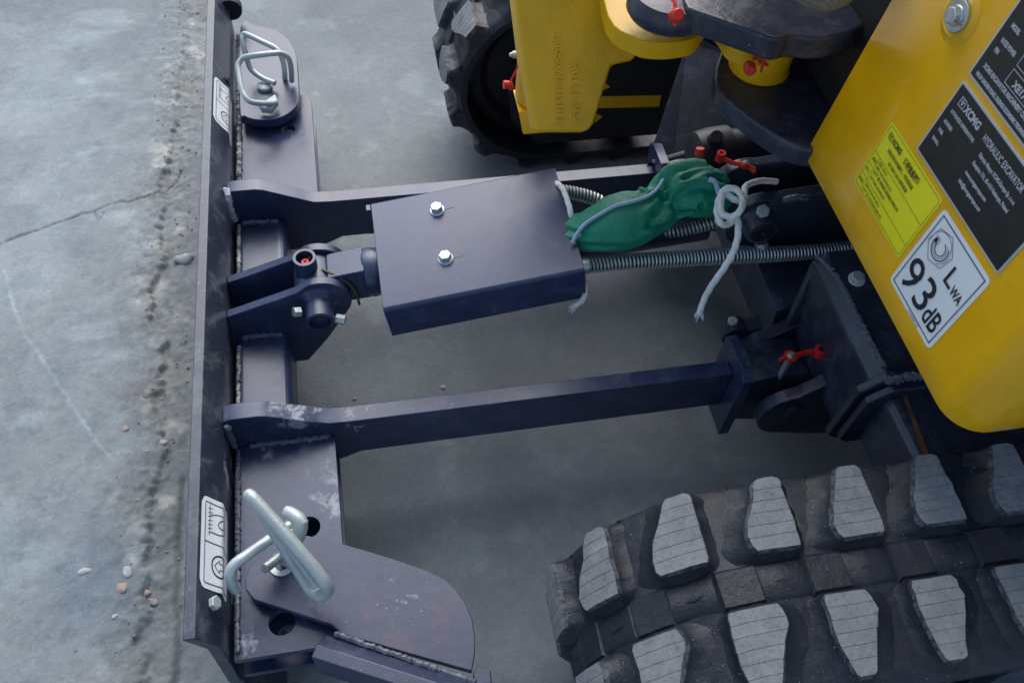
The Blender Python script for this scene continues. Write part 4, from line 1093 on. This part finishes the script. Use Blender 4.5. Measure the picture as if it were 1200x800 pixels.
# noise level label: 93 dB
W_,H_=.0965,.1085
f,mb=sheet('noise_label',.5308,.5818,W_,H_,.006,None,None)
nl=mb.build('noise_label',[m_stick_w],EXC,label='white noise level label reading LWA 93 dB')
mb=MB(); o1=.0010
ribbon(mb,f,[(.0055,.0055),(W_-.0055,.0055),(W_-.0055,H_-.0055),(.0055,H_-.0055)],.0011,o1,0,True)
put_text(mb,f,'93',.0095,.013,.056,o1,0,.0002,width=.050)
put_text(mb,f,'dB',.0625,.0130,.034,o1,0,.0004,width=.024)
put_text(mb,f,'L',.0545,.0615,.031,o1,0,.0003,width=.0125)
put_text(mb,f,'WA',.0685,.0600,.0155,o1,0,.0003,width=.0185)
hx,hy=.0275,.0785
hexp=[(hx+.0200*math.cos(math.radians(a)),hy+.0200*math.sin(math.radians(a))) for a in range(18,378,60)]
ribbon(mb,f,hexp,.0006,o1,0,True)
ribbon(mb,f,[(p[0]*1,p[1]) for p in arc2(hx-.001,hy,.0165,-60,200,18)],.0005,o1)
ribbon(mb,f,arc2(hx,hy,.0128,-190,40,18),.0012,o1); ribbon(mb,f,arc2(hx,hy,.0102,-190,60,18),.0005,o1)
ribbon(mb,f,arc2(hx,hy,.0078,-180,80,16),.0010,o1)
fillpoly(mb,f,[(hx-.0125,hy-.001),(hx-.0085,hy-.001),(hx-.0085,hy+.0045),(hx-.0125,hy+.0045)],o1,0)
ribbon(mb,f,[(hx-.0135,hy+.006),(hx-.0065,hy+.006),(hx-.0065,hy-.002)],.0006,o1)
put_text(mb,f,'3730000123',.046,.0012,.0034,o1,0,0,width=.022)
mb.build('lettering',m_ink,nl)
# yellow environmental label
f,mb=sheet('x',.6585,.6065,.1205,.0865,.003,None,None)
yl=mb.build('environmental_label',[m_stick_y],EXC,label='yellow environmental information label with small Chinese print')
mb=MB(); W_,H_=.1205,.0865
ribbon(mb,f,rrect(.0028,.0028,W_-.0028,H_-.0028,.002,3),.0005,o1,0,True)
ribbon(mb,f,[(.0028,.048),(W_-.0028,.048)],.00045,o1); ribbon(mb,f,[(.0028,.018),(W_-.0028,.018)],.00045,o1)
ribbon(mb,f,[(.016,.0028),(.016,.048)],.0004,o1)
ribbon(mb,f,[(.0028,.033),(.016,.033)],.0004,o1)
def logo(mb,f,u,v,s,mat=0,off=o1):
    ribbon(mb,f,[(u,v),(u+s,v),(u+s,v+s),(u,v+s)],s*.11,off,mat,True)
    ribbon(mb,f,[(u+s*.22,v+s*.76),(u+s*.5,v+s*.2),(u+s*.78,v+s*.76)],s*.12,off,mat)
    ribbon(mb,f,[(u+s*.32,v+s*.72),(u+s*.68,v+s*.72),(u+s*.5,v+s*.44)],s*.10,off,mat)
logo(mb,f,.008,.0715,.0068)
put_text(mb,f,'XCMG',.0160,.0716,.0088,o1,0,.0004,width=.0215)
put_text(mb,f,'环保信息标签',.047,.0700,.0090,o1,0,.0003,width=.036)
put_text(mb,f,'该机械符合中国第三、四阶段标准',.019,.0610,.0054,o1,0,.0001,width=.060)
put_text(mb,f,'GB 20891-2014 排放标准',.030,.0525,.0054,o1,0,.0001,width=.045)
put_text(mb,f,'机型: XE17U',.0185,.0425,.0044,o1,0,.00005,width=.020)
put_text(mb,f,'编号: G9XUG202201234',.0185,.0365,.0044,o1,0,.00005,width=.038)
put_text(mb,f,'生产厂家: 徐州徐工挖掘机械有限公司',.0185,.0300,.0046,o1,0,.0001,width=.062)
put_text(mb,f,'生产日期: 2022年06月',.0185,.0225,.0044,o1,0,.00005,width=.036)
put_text(mb,f,'型号: 3TNV74F-SPSU',.0185,.0115,.0044,o1,0,.00005,width=.036)
put_text(mb,f,'生产厂家: 洋马发动机有限公司',.0185,.0052,.0044,o1,0,.00005,width=.048)
put_text(mb,f,'机械',.0058,.0385,.0050,o1,0,.0001); put_text(mb,f,'环保',.0050,.0240,.0044,o1,0,.0001); put_text(mb,f,'发动机',.0042,.0090,.0044,o1,0,.0001,width=.010)
mb.build('lettering',m_ink_o,yl)
# black maker's plates
f,mb=sheet('x',.6068,.7000,.172,.0850,.0015,None,None,th=.0006)
p1=mb.build('maker_plate',[m_plate_g],EXC,label='black nameplate with HYDRAULIC EXCAVATOR heading and address lines')
mb=MB(); fillpoly(mb,f,rrect(.0022,.0022,.172-.0022,.0850-.0022,.001,3),.0014,0); mb.build('plate_face',m_plate_b,p1)
mb=MB(); o2=.0019
logo(mb,f,.0125,.0670,.0085,0,o2)
put_text(mb,f,'XCMG',.0225,.0671,.0112,o2,0,.0005,width=.0290)
put_text(mb,f,'HYDRAULIC EXCAVATOR',.0625,.0660,.0100,o2,0,.0002,width=.072)
put_text(mb,f,'AUTHORIZED REPRESENTATIVE:',.0100,.0560,.0052,o2,0,.0002,width=.046)
put_text(mb,f,'ADDRESS:',.0100,.0440,.0052,o2,0,.0002,width=.016)
put_text(mb,f,'WEB:',.0100,.0335,.0052,o2,0,.0002,width=.0090)
put_text(mb,f,'EMAIL:',.0100,.0230,.0052,o2,0,.0002,width=.0125)
put_text(mb,f,'Fabryka Maszyn XCMG-Europe Sp. z o.o.',.0710,.0535,.0060,o2,0,.0002,width=.066)
put_text(mb,f,'Kampina 17A, 05-410 Nadarzyn, Poland',.0705,.0435,.0060,o2,0,.0002,width=.066)
put_text(mb,f,'www.xcmgeurope.com',.0700,.0315,.0060,o2,0,.0002,width=.040)
put_text(mb,f,'info@xcmgeurope.com',.0700,.0205,.0060,o2,0,.0002,width=.042)
mb.build('lettering',m_plate_g,p1)
f,mb=sheet('x',.6068,.7930,.172,.125,.0015,None,None,th=.0006)
p2=mb.build('maker_plate',[m_plate_g],EXC,label='black nameplate with MODEL and RATED POWER fields, cut by the frame')
mb=MB(); fillpoly(mb,f,rrect(.0022,.0022,.172-.0022,.125-.0022,.001,3),.0014,0); mb.build('plate_face',m_plate_b,p2)
mb=MB()
put_text(mb,f,'XCMG EXCAVATOR MACHINERY CO.,LTD',.0110,.0160,.0062,o2,0,.0003,width=.085)
put_text(mb,f,'NO.39 GAOXIN ROAD, XUZHOU ECONOMIC TECHNOLOGICAL ZONE',.0090,.0062,.0054,o2,0,.0003,width=.112)
put_text(mb,f,'PIN',.0110,.0330,.0062,o2,0,.0003,width=.0060)
put_text(mb,f,'RATED POWER',.0110,.0430,.0062,o2,0,.0003,width=.024)
put_text(mb,f,'MODEL',.0110,.0580,.0062,o2,0,.0003,width=.0135)
for (a,b2,c_,d) in ((.043,.0230,.150,.0370),(.043,.041,.150,.053),(.043,.057,.150,.069)): ribbon(mb,f,[(a,b2),(c_,b2),(c_,d),(a,d)],.0007,o2,0,True)
put_text(mb,f,'XE17U',.052,.0258,.009,o2,0,.0004)
mb.build('lettering',m_plate_g,p2)
# corner sticker low on the house side
mb=MB(); mb.add([(.640,.3440,.575),(.70,.3440,.575),(.70,.3440,.620),(.640,.3440,.620)],[(0,1,2,3)]); st=mb.build('side_sticker',m_stick_w,EXC)

mb=MB(); mb.prism([(.79,.86),(1.3,.74),(1.3,1.22),(.76,1.12)],.386,.5445,'z'); mb.build('swing_post',m_frame,EXC,bevel=.006)
# ---- near extension plate (folded wing of the blade) and far extension plate
WN=[(-0.202, 0.429), (-0.203, 0.442), (-0.198, 0.457), (-0.179, 0.476), (-0.148, 0.49), (-0.133, 0.492), (-0.082, 0.471), (-0.02, 0.441), (0.021, 0.419), (0.041, 0.405), (0.055, 0.388), (0.064, 0.369), (0.069, 0.349), (0.069, 0.327), (0.066, 0.307), (0.059, 0.287), (0.008, 0.31), (-0.05, 0.337), (-0.09, 0.355), (-0.093, 0.36), (-0.101, 0.369), (-0.149, 0.393), (-0.192, 0.414)]
mb=MB(); mb.prism(WN,.214,.226,'z',holes=[]); wn=mb.build('blade_extension',m_wing,EXC,bevel=.0014,label='near extension wing with rounded rusty plate')
FA=[[-0.117, 0.34, 0.25], [0.042, 0.262, 0.25], [-0.046, 0.284, 0.25], [-0.121, 0.327, 0.25]]
FB=[[-0.093, 0.356, 0.224], [0.058, 0.288, 0.224]]
# flange: leaning plate whose top edge is the light strip
A=Vector(FA[0]); Dv=(Vector(FA[1])-A).normalized(); L_=.19; Wd=Vector((-Dv.y,Dv.x,0)); Wd = Wd if Wd.y<0 else -Wd
Bv=Vector(FB[0])-A; base=A+Vector((.006,.016,-.026))
mb=MB()
top0=A; top1=A+Dv*L_; t2=top1+Wd*.0155+Dv*.0; t3=top0+Wd*.0155
lo=Vector((.010,.020,-.030)); lo2=Vector((.0,.005,-.085))
mb.add([top0,top1,t2,t3, top0+lo*.9,top1+lo*.9,t2+lo2,t3+lo2],[(3,2,1,0),(0,1,5,4),(1,2,6,5),(2,3,7,6),(3,0,4,7),(4,5,6,7)])
o=mb.build('wing_edge_plate',m_wing,wn); flipfix(o.data)
md=o.modifiers.new('edge','BEVEL'); md.width=.0012; md.segments=2
mb=MB(); q0=top0+lo*.82+Vector((.012,0,.001)); q1=top1+lo*.82+Vector((0,0,.001)); weld(mb,[q0+(0*Dv),q0.lerp(q1,.3),q0.lerp(q1,.7),q1],.0035); mb.build('weld_bead',m_weld,wn)
mb=MB(); e=[0.072, 0.282, 0.222]; mb.prism([(e[0]-.012,e[1]-.02),(e[0]+.008,e[1]-.02),(e[0]+.010,e[1]+.004),(e[0]-.004,e[1]+.010),(e[0]-.012,e[1]+.004)],.19,.222,'z'); mb.build('end_stop',m_wing,wn,bevel=.002)
WF=[(-0.209, 1.584), (-0.179, 1.584), (-0.153, 1.572), (-0.13, 1.553), (-0.113, 1.521), (-0.104, 1.482), (-0.103, 1.427), (-0.103, 1.369), (-0.106, 1.34), (-0.116, 1.32), (-0.133, 1.305), (-0.154, 1.298), (-0.181, 1.301), (-0.201, 1.313), (-0.21, 1.338)]
WF=[(p.x,p.y) for p in crv([(a_[0],a_[1],0) for a_ in WF],4,True)]
mb=MB(); mb.prism(WF,.2125,.230,'z'); wf=mb.build('blade_extension',m_paint,EXC,bevel=.0015,label='far extension plate with both ends rounded')
mb=MB(); mb.lathe((-.222,1.590,.262),(0,1,0),[(0,0),(0,.022),(.016,.022),(.016,0)],24); mb.build('rubber_stop',m_rubdark,wf)

# ------------------------------------------------------------------ locking pins (can be pulled out)
def rod(pts,r,sub=7,n=14): 
    mb=MB(); mb.tube(crv(pts,sub),r,n); return mb
PN=empty('locking_pin',(-.112,.455,.226),'galvanised locking pin standing in the near extension plate at lower left','pin','locking pins of the blade extensions')
# shaft with washer
wq=[-0.157, 0.454, 0.227]
mb=MB(); mb.lathe((wq[0],wq[1],.2262),(0,0,1),[(0,.016),(.003,.016),(.0035,.009),(.004,.009)],28); mb.build('washer',m_zinc,PN)
q=[[-0.173, 0.437, 0.262], [-0.141, 0.473, 0.232]]
mb=MB(); mb.tube([q[0],q[1]],.0062,14); mb.build('spring_tip',m_zinc,PN)
mb=MB(); mb.tube([[-0.149, 0.459, 0.228],[-0.137, 0.468, 0.29]],[.0115,.012],20); mb.build('pin_shaft',m_galv,PN)
# bent wire arm with its hook tip
mb=rod([(-0.133, 0.481, 0.285), (-0.159, 0.461, 0.293), (-0.186, 0.441, 0.3), (-0.201, 0.431, 0.3), (-0.207, 0.423, 0.294), (-0.207, 0.416, 0.28), (-0.205, 0.413, 0.268)],.0066); mb.build('hook_wire',m_galv,PN)
# handle loop, seen nearly edge on: upper and lower rods of a long closed loop
U1=[(-0.172, 0.487, 0.36), (-0.15, 0.459, 0.35), (-0.127, 0.429, 0.336), (-0.106, 0.402, 0.318), (-0.098, 0.39, 0.306)]
U2=[(-0.172, 0.488, 0.358), (-0.158, 0.466, 0.338), (-0.142, 0.44, 0.312), (-0.127, 0.414, 0.286), (-0.118, 0.399, 0.272)]
lp=[Vector(p) for p in U1]+[Vector([-0.097, 0.387, 0.29]),Vector([-0.107, 0.388, 0.276])]+[Vector(p) for p in U2[::-1]][:-1]
mb=MB(); c_=crv(lp,7,closed=True); c_.append(c_[0]); c_.append(c_[1]); mb.tube(c_,.0080,14,0,False); mb.build('handle_loop',m_galv,PN)
mid=[(Vector(a_)+Vector(b_))*.5 for a_,b_ in zip(U1,U2)][2:]
mb=MB(); mb.tube(crv(mid,4),[.004]+[.0065]*(len(crv(mid,4))-1),12); mb.build('handle_web',m_galv,PN)
mb=MB(); W4=[(-0.138, 0.482, 0.318), (-0.121, 0.464, 0.318), (-0.133, 0.447, 0.292), (-0.139, 0.468, 0.292)]
mb.tube(crv([W4[0],W4[1],Vector(W4[2])],4),[.007,.0085,.0085,.009,.009,.009,.009,.008,.007][:9],12); mb.build('clamp_plate',m_galv,PN)

PF=empty('locking_pin',(-.18,1.46,.23),'galvanised locking pin with two wire loops standing on the far extension plate','pin','locking pins of the blade extensions')
def loopz(pts): return 0
fr=[(-0.145, 1.324, 0.245), (-0.168, 1.305, 0.262), (-0.186, 1.298, 0.275), (-0.195, 1.314, 0.285), (-0.198, 1.342, 0.297), (-0.198, 1.36, 0.305), (-0.187, 1.369, 0.312), (-0.165, 1.365, 0.318), (-0.135, 1.368, 0.318), (-0.12, 1.374, 0.312), (-0.111, 1.375, 0.3), (-0.11, 1.376, 0.275), (-0.114, 1.393, 0.238)]
mb=rod(fr,.0050,8); mb.build('handle_loop',m_galv,PF)
bk=[(-0.127, 1.409, 0.232), (-0.124, 1.405, 0.262), (-0.126, 1.402, 0.29), (-0.136, 1.41, 0.3), (-0.159, 1.425, 0.305), (-0.181, 1.441, 0.308), (-0.189, 1.445, 0.306), (-0.191, 1.436, 0.3), (-0.189, 1.421, 0.285), (-0.187, 1.414, 0.262), (-0.181, 1.409, 0.252), (-0.165, 1.395, 0.246), (-0.144, 1.381, 0.244)]
mb=rod(bk,.0050,8); mb.build('wire_loop',m_galv,PF)
q=[[-0.164, 1.388, 0.23], [-0.156, 1.332, 0.232]]
mb=MB(); mb.lathe((q[0][0],q[0][1],.2305),(0,0,1),[(0,.014),(.006,.014),(.009,.009),(.009,0)],24); mb.build('washer',m_galv,PF)
cl=[(-0.177, 1.326, 0.252), (-0.16, 1.322, 0.25), (-0.143, 1.339, 0.25), (-0.139, 1.324, 0.246), (-0.152, 1.309, 0.24), (-0.17, 1.314, 0.24)]
mb=MB(); mb.add([Vector(p)+Vector((0,0,.004)) for p in cl]+[Vector(p)-Vector((0,0,.008)) for p in cl],[(0,1,2,3,4,5),(11,10,9,8,7,6)]+[(i+6,(i+1)%6+6,(i+1)%6,i) for i in range(6)]); o=mb.build('clamp_plate',m_galv,PF); flipfix(o.data)
md=o.modifiers.new('e','BEVEL'); md.width=.002; md.segments=2

# ------------------------------------------------------------------ green bag and its cords
BAG=empty('document_bag',(.40,.90,.36),'green waterproof bag with pale piping, tied on top of the blade cylinder','bag')
BS=[[0.276, 0.879, 0.322, 0.02548], [0.294, 0.868, 0.334, 0.030379999999999997], [0.311, 0.85, 0.352, 0.03626], [0.332, 0.841, 0.366, 0.04116], [0.358, 0.841, 0.372, 0.045079999999999995], [0.385, 0.846, 0.374, 0.04312], [0.41, 0.853, 0.376, 0.03528], [0.431, 0.864, 0.38, 0.03136], [0.452, 0.871, 0.39, 0.04214], [0.475, 0.873, 0.394, 0.04802], [0.496, 0.87, 0.392, 0.0441], [0.516, 0.87, 0.388, 0.0343], [0.528, 0.872, 0.385, 0.01764]]
FOLDS=[(.60,150,.60,35,.013,.0065),(.57,120,.30,150,.006,.0045),(.56,70,.36,30,.007,.0050),(.62,100,.86,128,.009,.0045),(.64,60,.84,50,.008,.0048),
       (.66,140,.90,165,.006,.004),(.98,90,.80,80,.009,.004),(.98,60,.84,30,.007,.004),(.98,125,.86,140,.007,.0038),(.02,55,.20,40,.006,.005),(.03,15,.26,5,.006,.005),
       (.02,110,.14,120,.005,.004),(.42,35,.52,10,.006,.004),(.74,20,.80,0,.006,.004),(.70,85,.78,100,.004,.003),(.36,165,.50,175,.005,.004)]
def bag():
    ctr=crv([b_[:3] for b_ in BS],14); rad=crv([(b_[3],0,0) for b_ in BS],14)
    n=120; N_=len(ctr); vs=[]
    rad=[r.x for r in rad]
    for i in range(N_):
        t_=(ctr[min(i+1,N_-1)]-ctr[max(i-1,0)]).normalized()
        # across: horizontal, up
        ac=t_.cross(Vector((0,0,1))).normalized(); upv=ac.cross(t_)
        s=i/(N_-1)
        for k in range(n):
            a=2*math.pi*k/n; ca,sa=math.cos(a),math.sin(a)
            r=rad[i]
            p=ctr[i]+ac*ca*r+upv*sa*r*.72
            q_=p*38; 
            d=.0026*noise.noise(p*16)+ .0005*noise.noise(p*60)
            # gathers near the neck and at the tied mouth
            g=math.exp(-((s-.60)/.09)**2)+1.1*math.exp(-((s-1.0)/.13)**2)+.2*math.exp(-((s-.0)/.1)**2)
            ph=math.sin(9*a+6*s+2.5*noise.noise(Vector((s*7,a,0))))
            d+=g*.0040*(abs(ph)**.6*(1 if ph>0 else -1))
            # sharp long crease ridges
            aa=math.degrees(a); aa=aa if aa<270 else aa-360
            for s0_,a0_,s1_,a1_,dep,wd in FOLDS:
                # distance in a chart where one unit of s is the bag length and 360 deg its girth
                X0,Y0,X1,Y1=s0_*.19,a0_*.00062,s1_*.19,a1_*.00062; X_,Y_=s*.19,aa*.00062
                X_+=.004*noise.noise(Vector((s*7,a*1.3,1))); Y_+=.006*noise.noise(Vector((s*6,a,5)))
                dx,dy=X1-X0,Y1-Y0; tt=((X_-X0)*dx+(Y_-Y0)*dy)/(dx*dx+dy*dy); t1=min(1,max(0,tt)); di=math.hypot(X_-X0-t1*dx,Y_-Y0-t1*dy)
                tap=.35+.65*(1-t1)
                d+=-dep*tap*math.exp(-(di/wd)**2)+dep*.55*tap*math.exp(-((di-2.1*wd)/wd)**2)
            vs.append(p+(ac*ca+upv*sa*.8)*d)
    fs=[(i*n+k,i*n+(k+1)%n,(i+1)*n+(k+1)%n,(i+1)*n+k) for i in range(N_-1) for k in range(n)]
    fs.append(list(range(n))[::-1]); fs.append([(N_-1)*n+k for k in range(n)])
    mb=MB(); mb.add(vs,fs,0,True); o=mb.build('pouch',m_green,BAG,angle=80); flipfix(o.data); return o,vs,n,N_
pouch,BV,BN,BNN=bag()
# piping follows the surface from the mouth along the side
def onbag(px,py,zz):  # nearest surface vertex above a guide point
    g=Vector(px); return g
def surf_point(xy, lift=.0015):
    """highest bag vertex close to (x, y)"""
    best=None; x,y=xy
    c_=[v for v in BV if abs(v.x-x)<.007 and abs(v.y-y)<.007]
    if not c_: c_=sorted(BV,key=lambda v:(v.x-x)**2+(v.y-y)**2)[:4]
    z=max(v.z for v in c_); return Vector((x,y,z+lift))
pip=[surf_point(p) for p in [(0.283, 0.816), (0.291, 0.824), (0.303, 0.83), (0.326, 0.836), (0.348, 0.843), (0.372, 0.847), (0.397, 0.856), (0.414, 0.865), (0.426, 0.878)]]
mb=MB(); mb.tube(crv(pip,5),[.0056]*len(crv(pip,5)),8,0,True,.45); mb.build('piping',m_piping,BAG)
pip=[surf_point(p) for p in [(0.484, 0.852), (0.493, 0.848), (0.498, 0.836), (0.507, 0.833)]]
mb=MB(); mb.tube(crv(pip,5),[.0036]*len(crv(pip,5)),8,0,True,.5); mb.build('piping',m_piping,BAG)

def cord(name,pts,r,label,fray=True):
    P=crv(pts,10); 
    Q=[P[0]]
    for i in range(len(P)-1):
        L=(P[i+1]-P[i]).length; k=max(1,int(L/.0018))
        for j in range(1,k+1): Q.append(P[i].lerp(P[i+1],j/k))
    mb=MB(); n=14
    tan=[(Q[min(i+1,len(Q)-1)]-Q[max(i-1,0)]).normalized() for i in range(len(Q))]
    a=tan[0].orthogonal().normalized(); vs=[]
    for i in range(len(Q)):
        a=(a-tan[i]*a.dot(tan[i])).normalized(); b2=tan[i].cross(a)
        for k in range(n):
            th=2*math.pi*k/n; rr=r*(1+.20*abs(math.cos(1.5*th+i*.42))-.10)
            vs.append(Q[i]+(a*math.cos(th)+b2*math.sin(th))*rr)
    mb.add(vs,[(i*n+k,i*n+(k+1)%n,(i+1)*n+(k+1)%n,(i+1)*n+k) for i in range(len(Q)-1) for k in range(n)],0,True)
    if fray:
        for e,t_ in ((Q[-1],tan[-1]),):
            for k in range(16):
                d=(t_+Vector([random.uniform(-.7,.7) for _ in range(3)])).normalized()*random.uniform(.006,.013)
                s0=e+Vector([random.uniform(-r,r)*.7 for _ in range(3)])-t_*.002
                mb.tube([s0,s0+d*.6,s0+d+Vector((0,0,-.002))],[.0009,.0007,.0003],5)
    o=mb.build(name,m_rope); tag(o,label,'rope'); return o
cord('tie_rope',[(0.286, 0.962, 0.345), (0.288, 0.94, 0.362), (0.291, 0.922, 0.368), (0.292, 0.897, 0.37), (0.293, 0.878, 0.366), (0.294, 0.868, 0.35), (0.293, 0.86, 0.325), (0.295, 0.839, 0.31), (0.301, 0.816, 0.305), (0.302, 0.792, 0.305), (0.299, 0.773, 0.305), (0.292, 0.76, 0.302), (0.279, 0.754, 0.298)],.0040,'short white cord hanging at the right edge of the cylinder guard')
cord('tie_rope',[(0.603, 0.867, 0.4), (0.57, 0.86, 0.412), (0.534, 0.834, 0.43), (0.514, 0.795, 0.445), (0.498, 0.79, 0.452), (0.485, 0.799, 0.455), (0.475, 0.787, 0.455), (0.472, 0.769, 0.45), (0.483, 0.76, 0.452), (0.494, 0.763, 0.46), (0.503, 0.783, 0.462), (0.499, 0.8, 0.462), (0.486, 0.804, 0.46), (0.478, 0.798, 0.45), (0.472, 0.783, 0.44), (0.473, 0.764, 0.435), (0.488, 0.767, 0.43), (0.494, 0.767, 0.44), (0.494, 0.757, 0.44), (0.489, 0.738, 0.43), (0.484, 0.729, 0.41), (0.474, 0.721, 0.39), (0.464, 0.717, 0.365), (0.457, 0.713, 0.34), (0.451, 0.704, 0.325), (0.45, 0.701, 0.318)],.0044,'long white cord knotted at the bag and hanging down over the armoured hose')
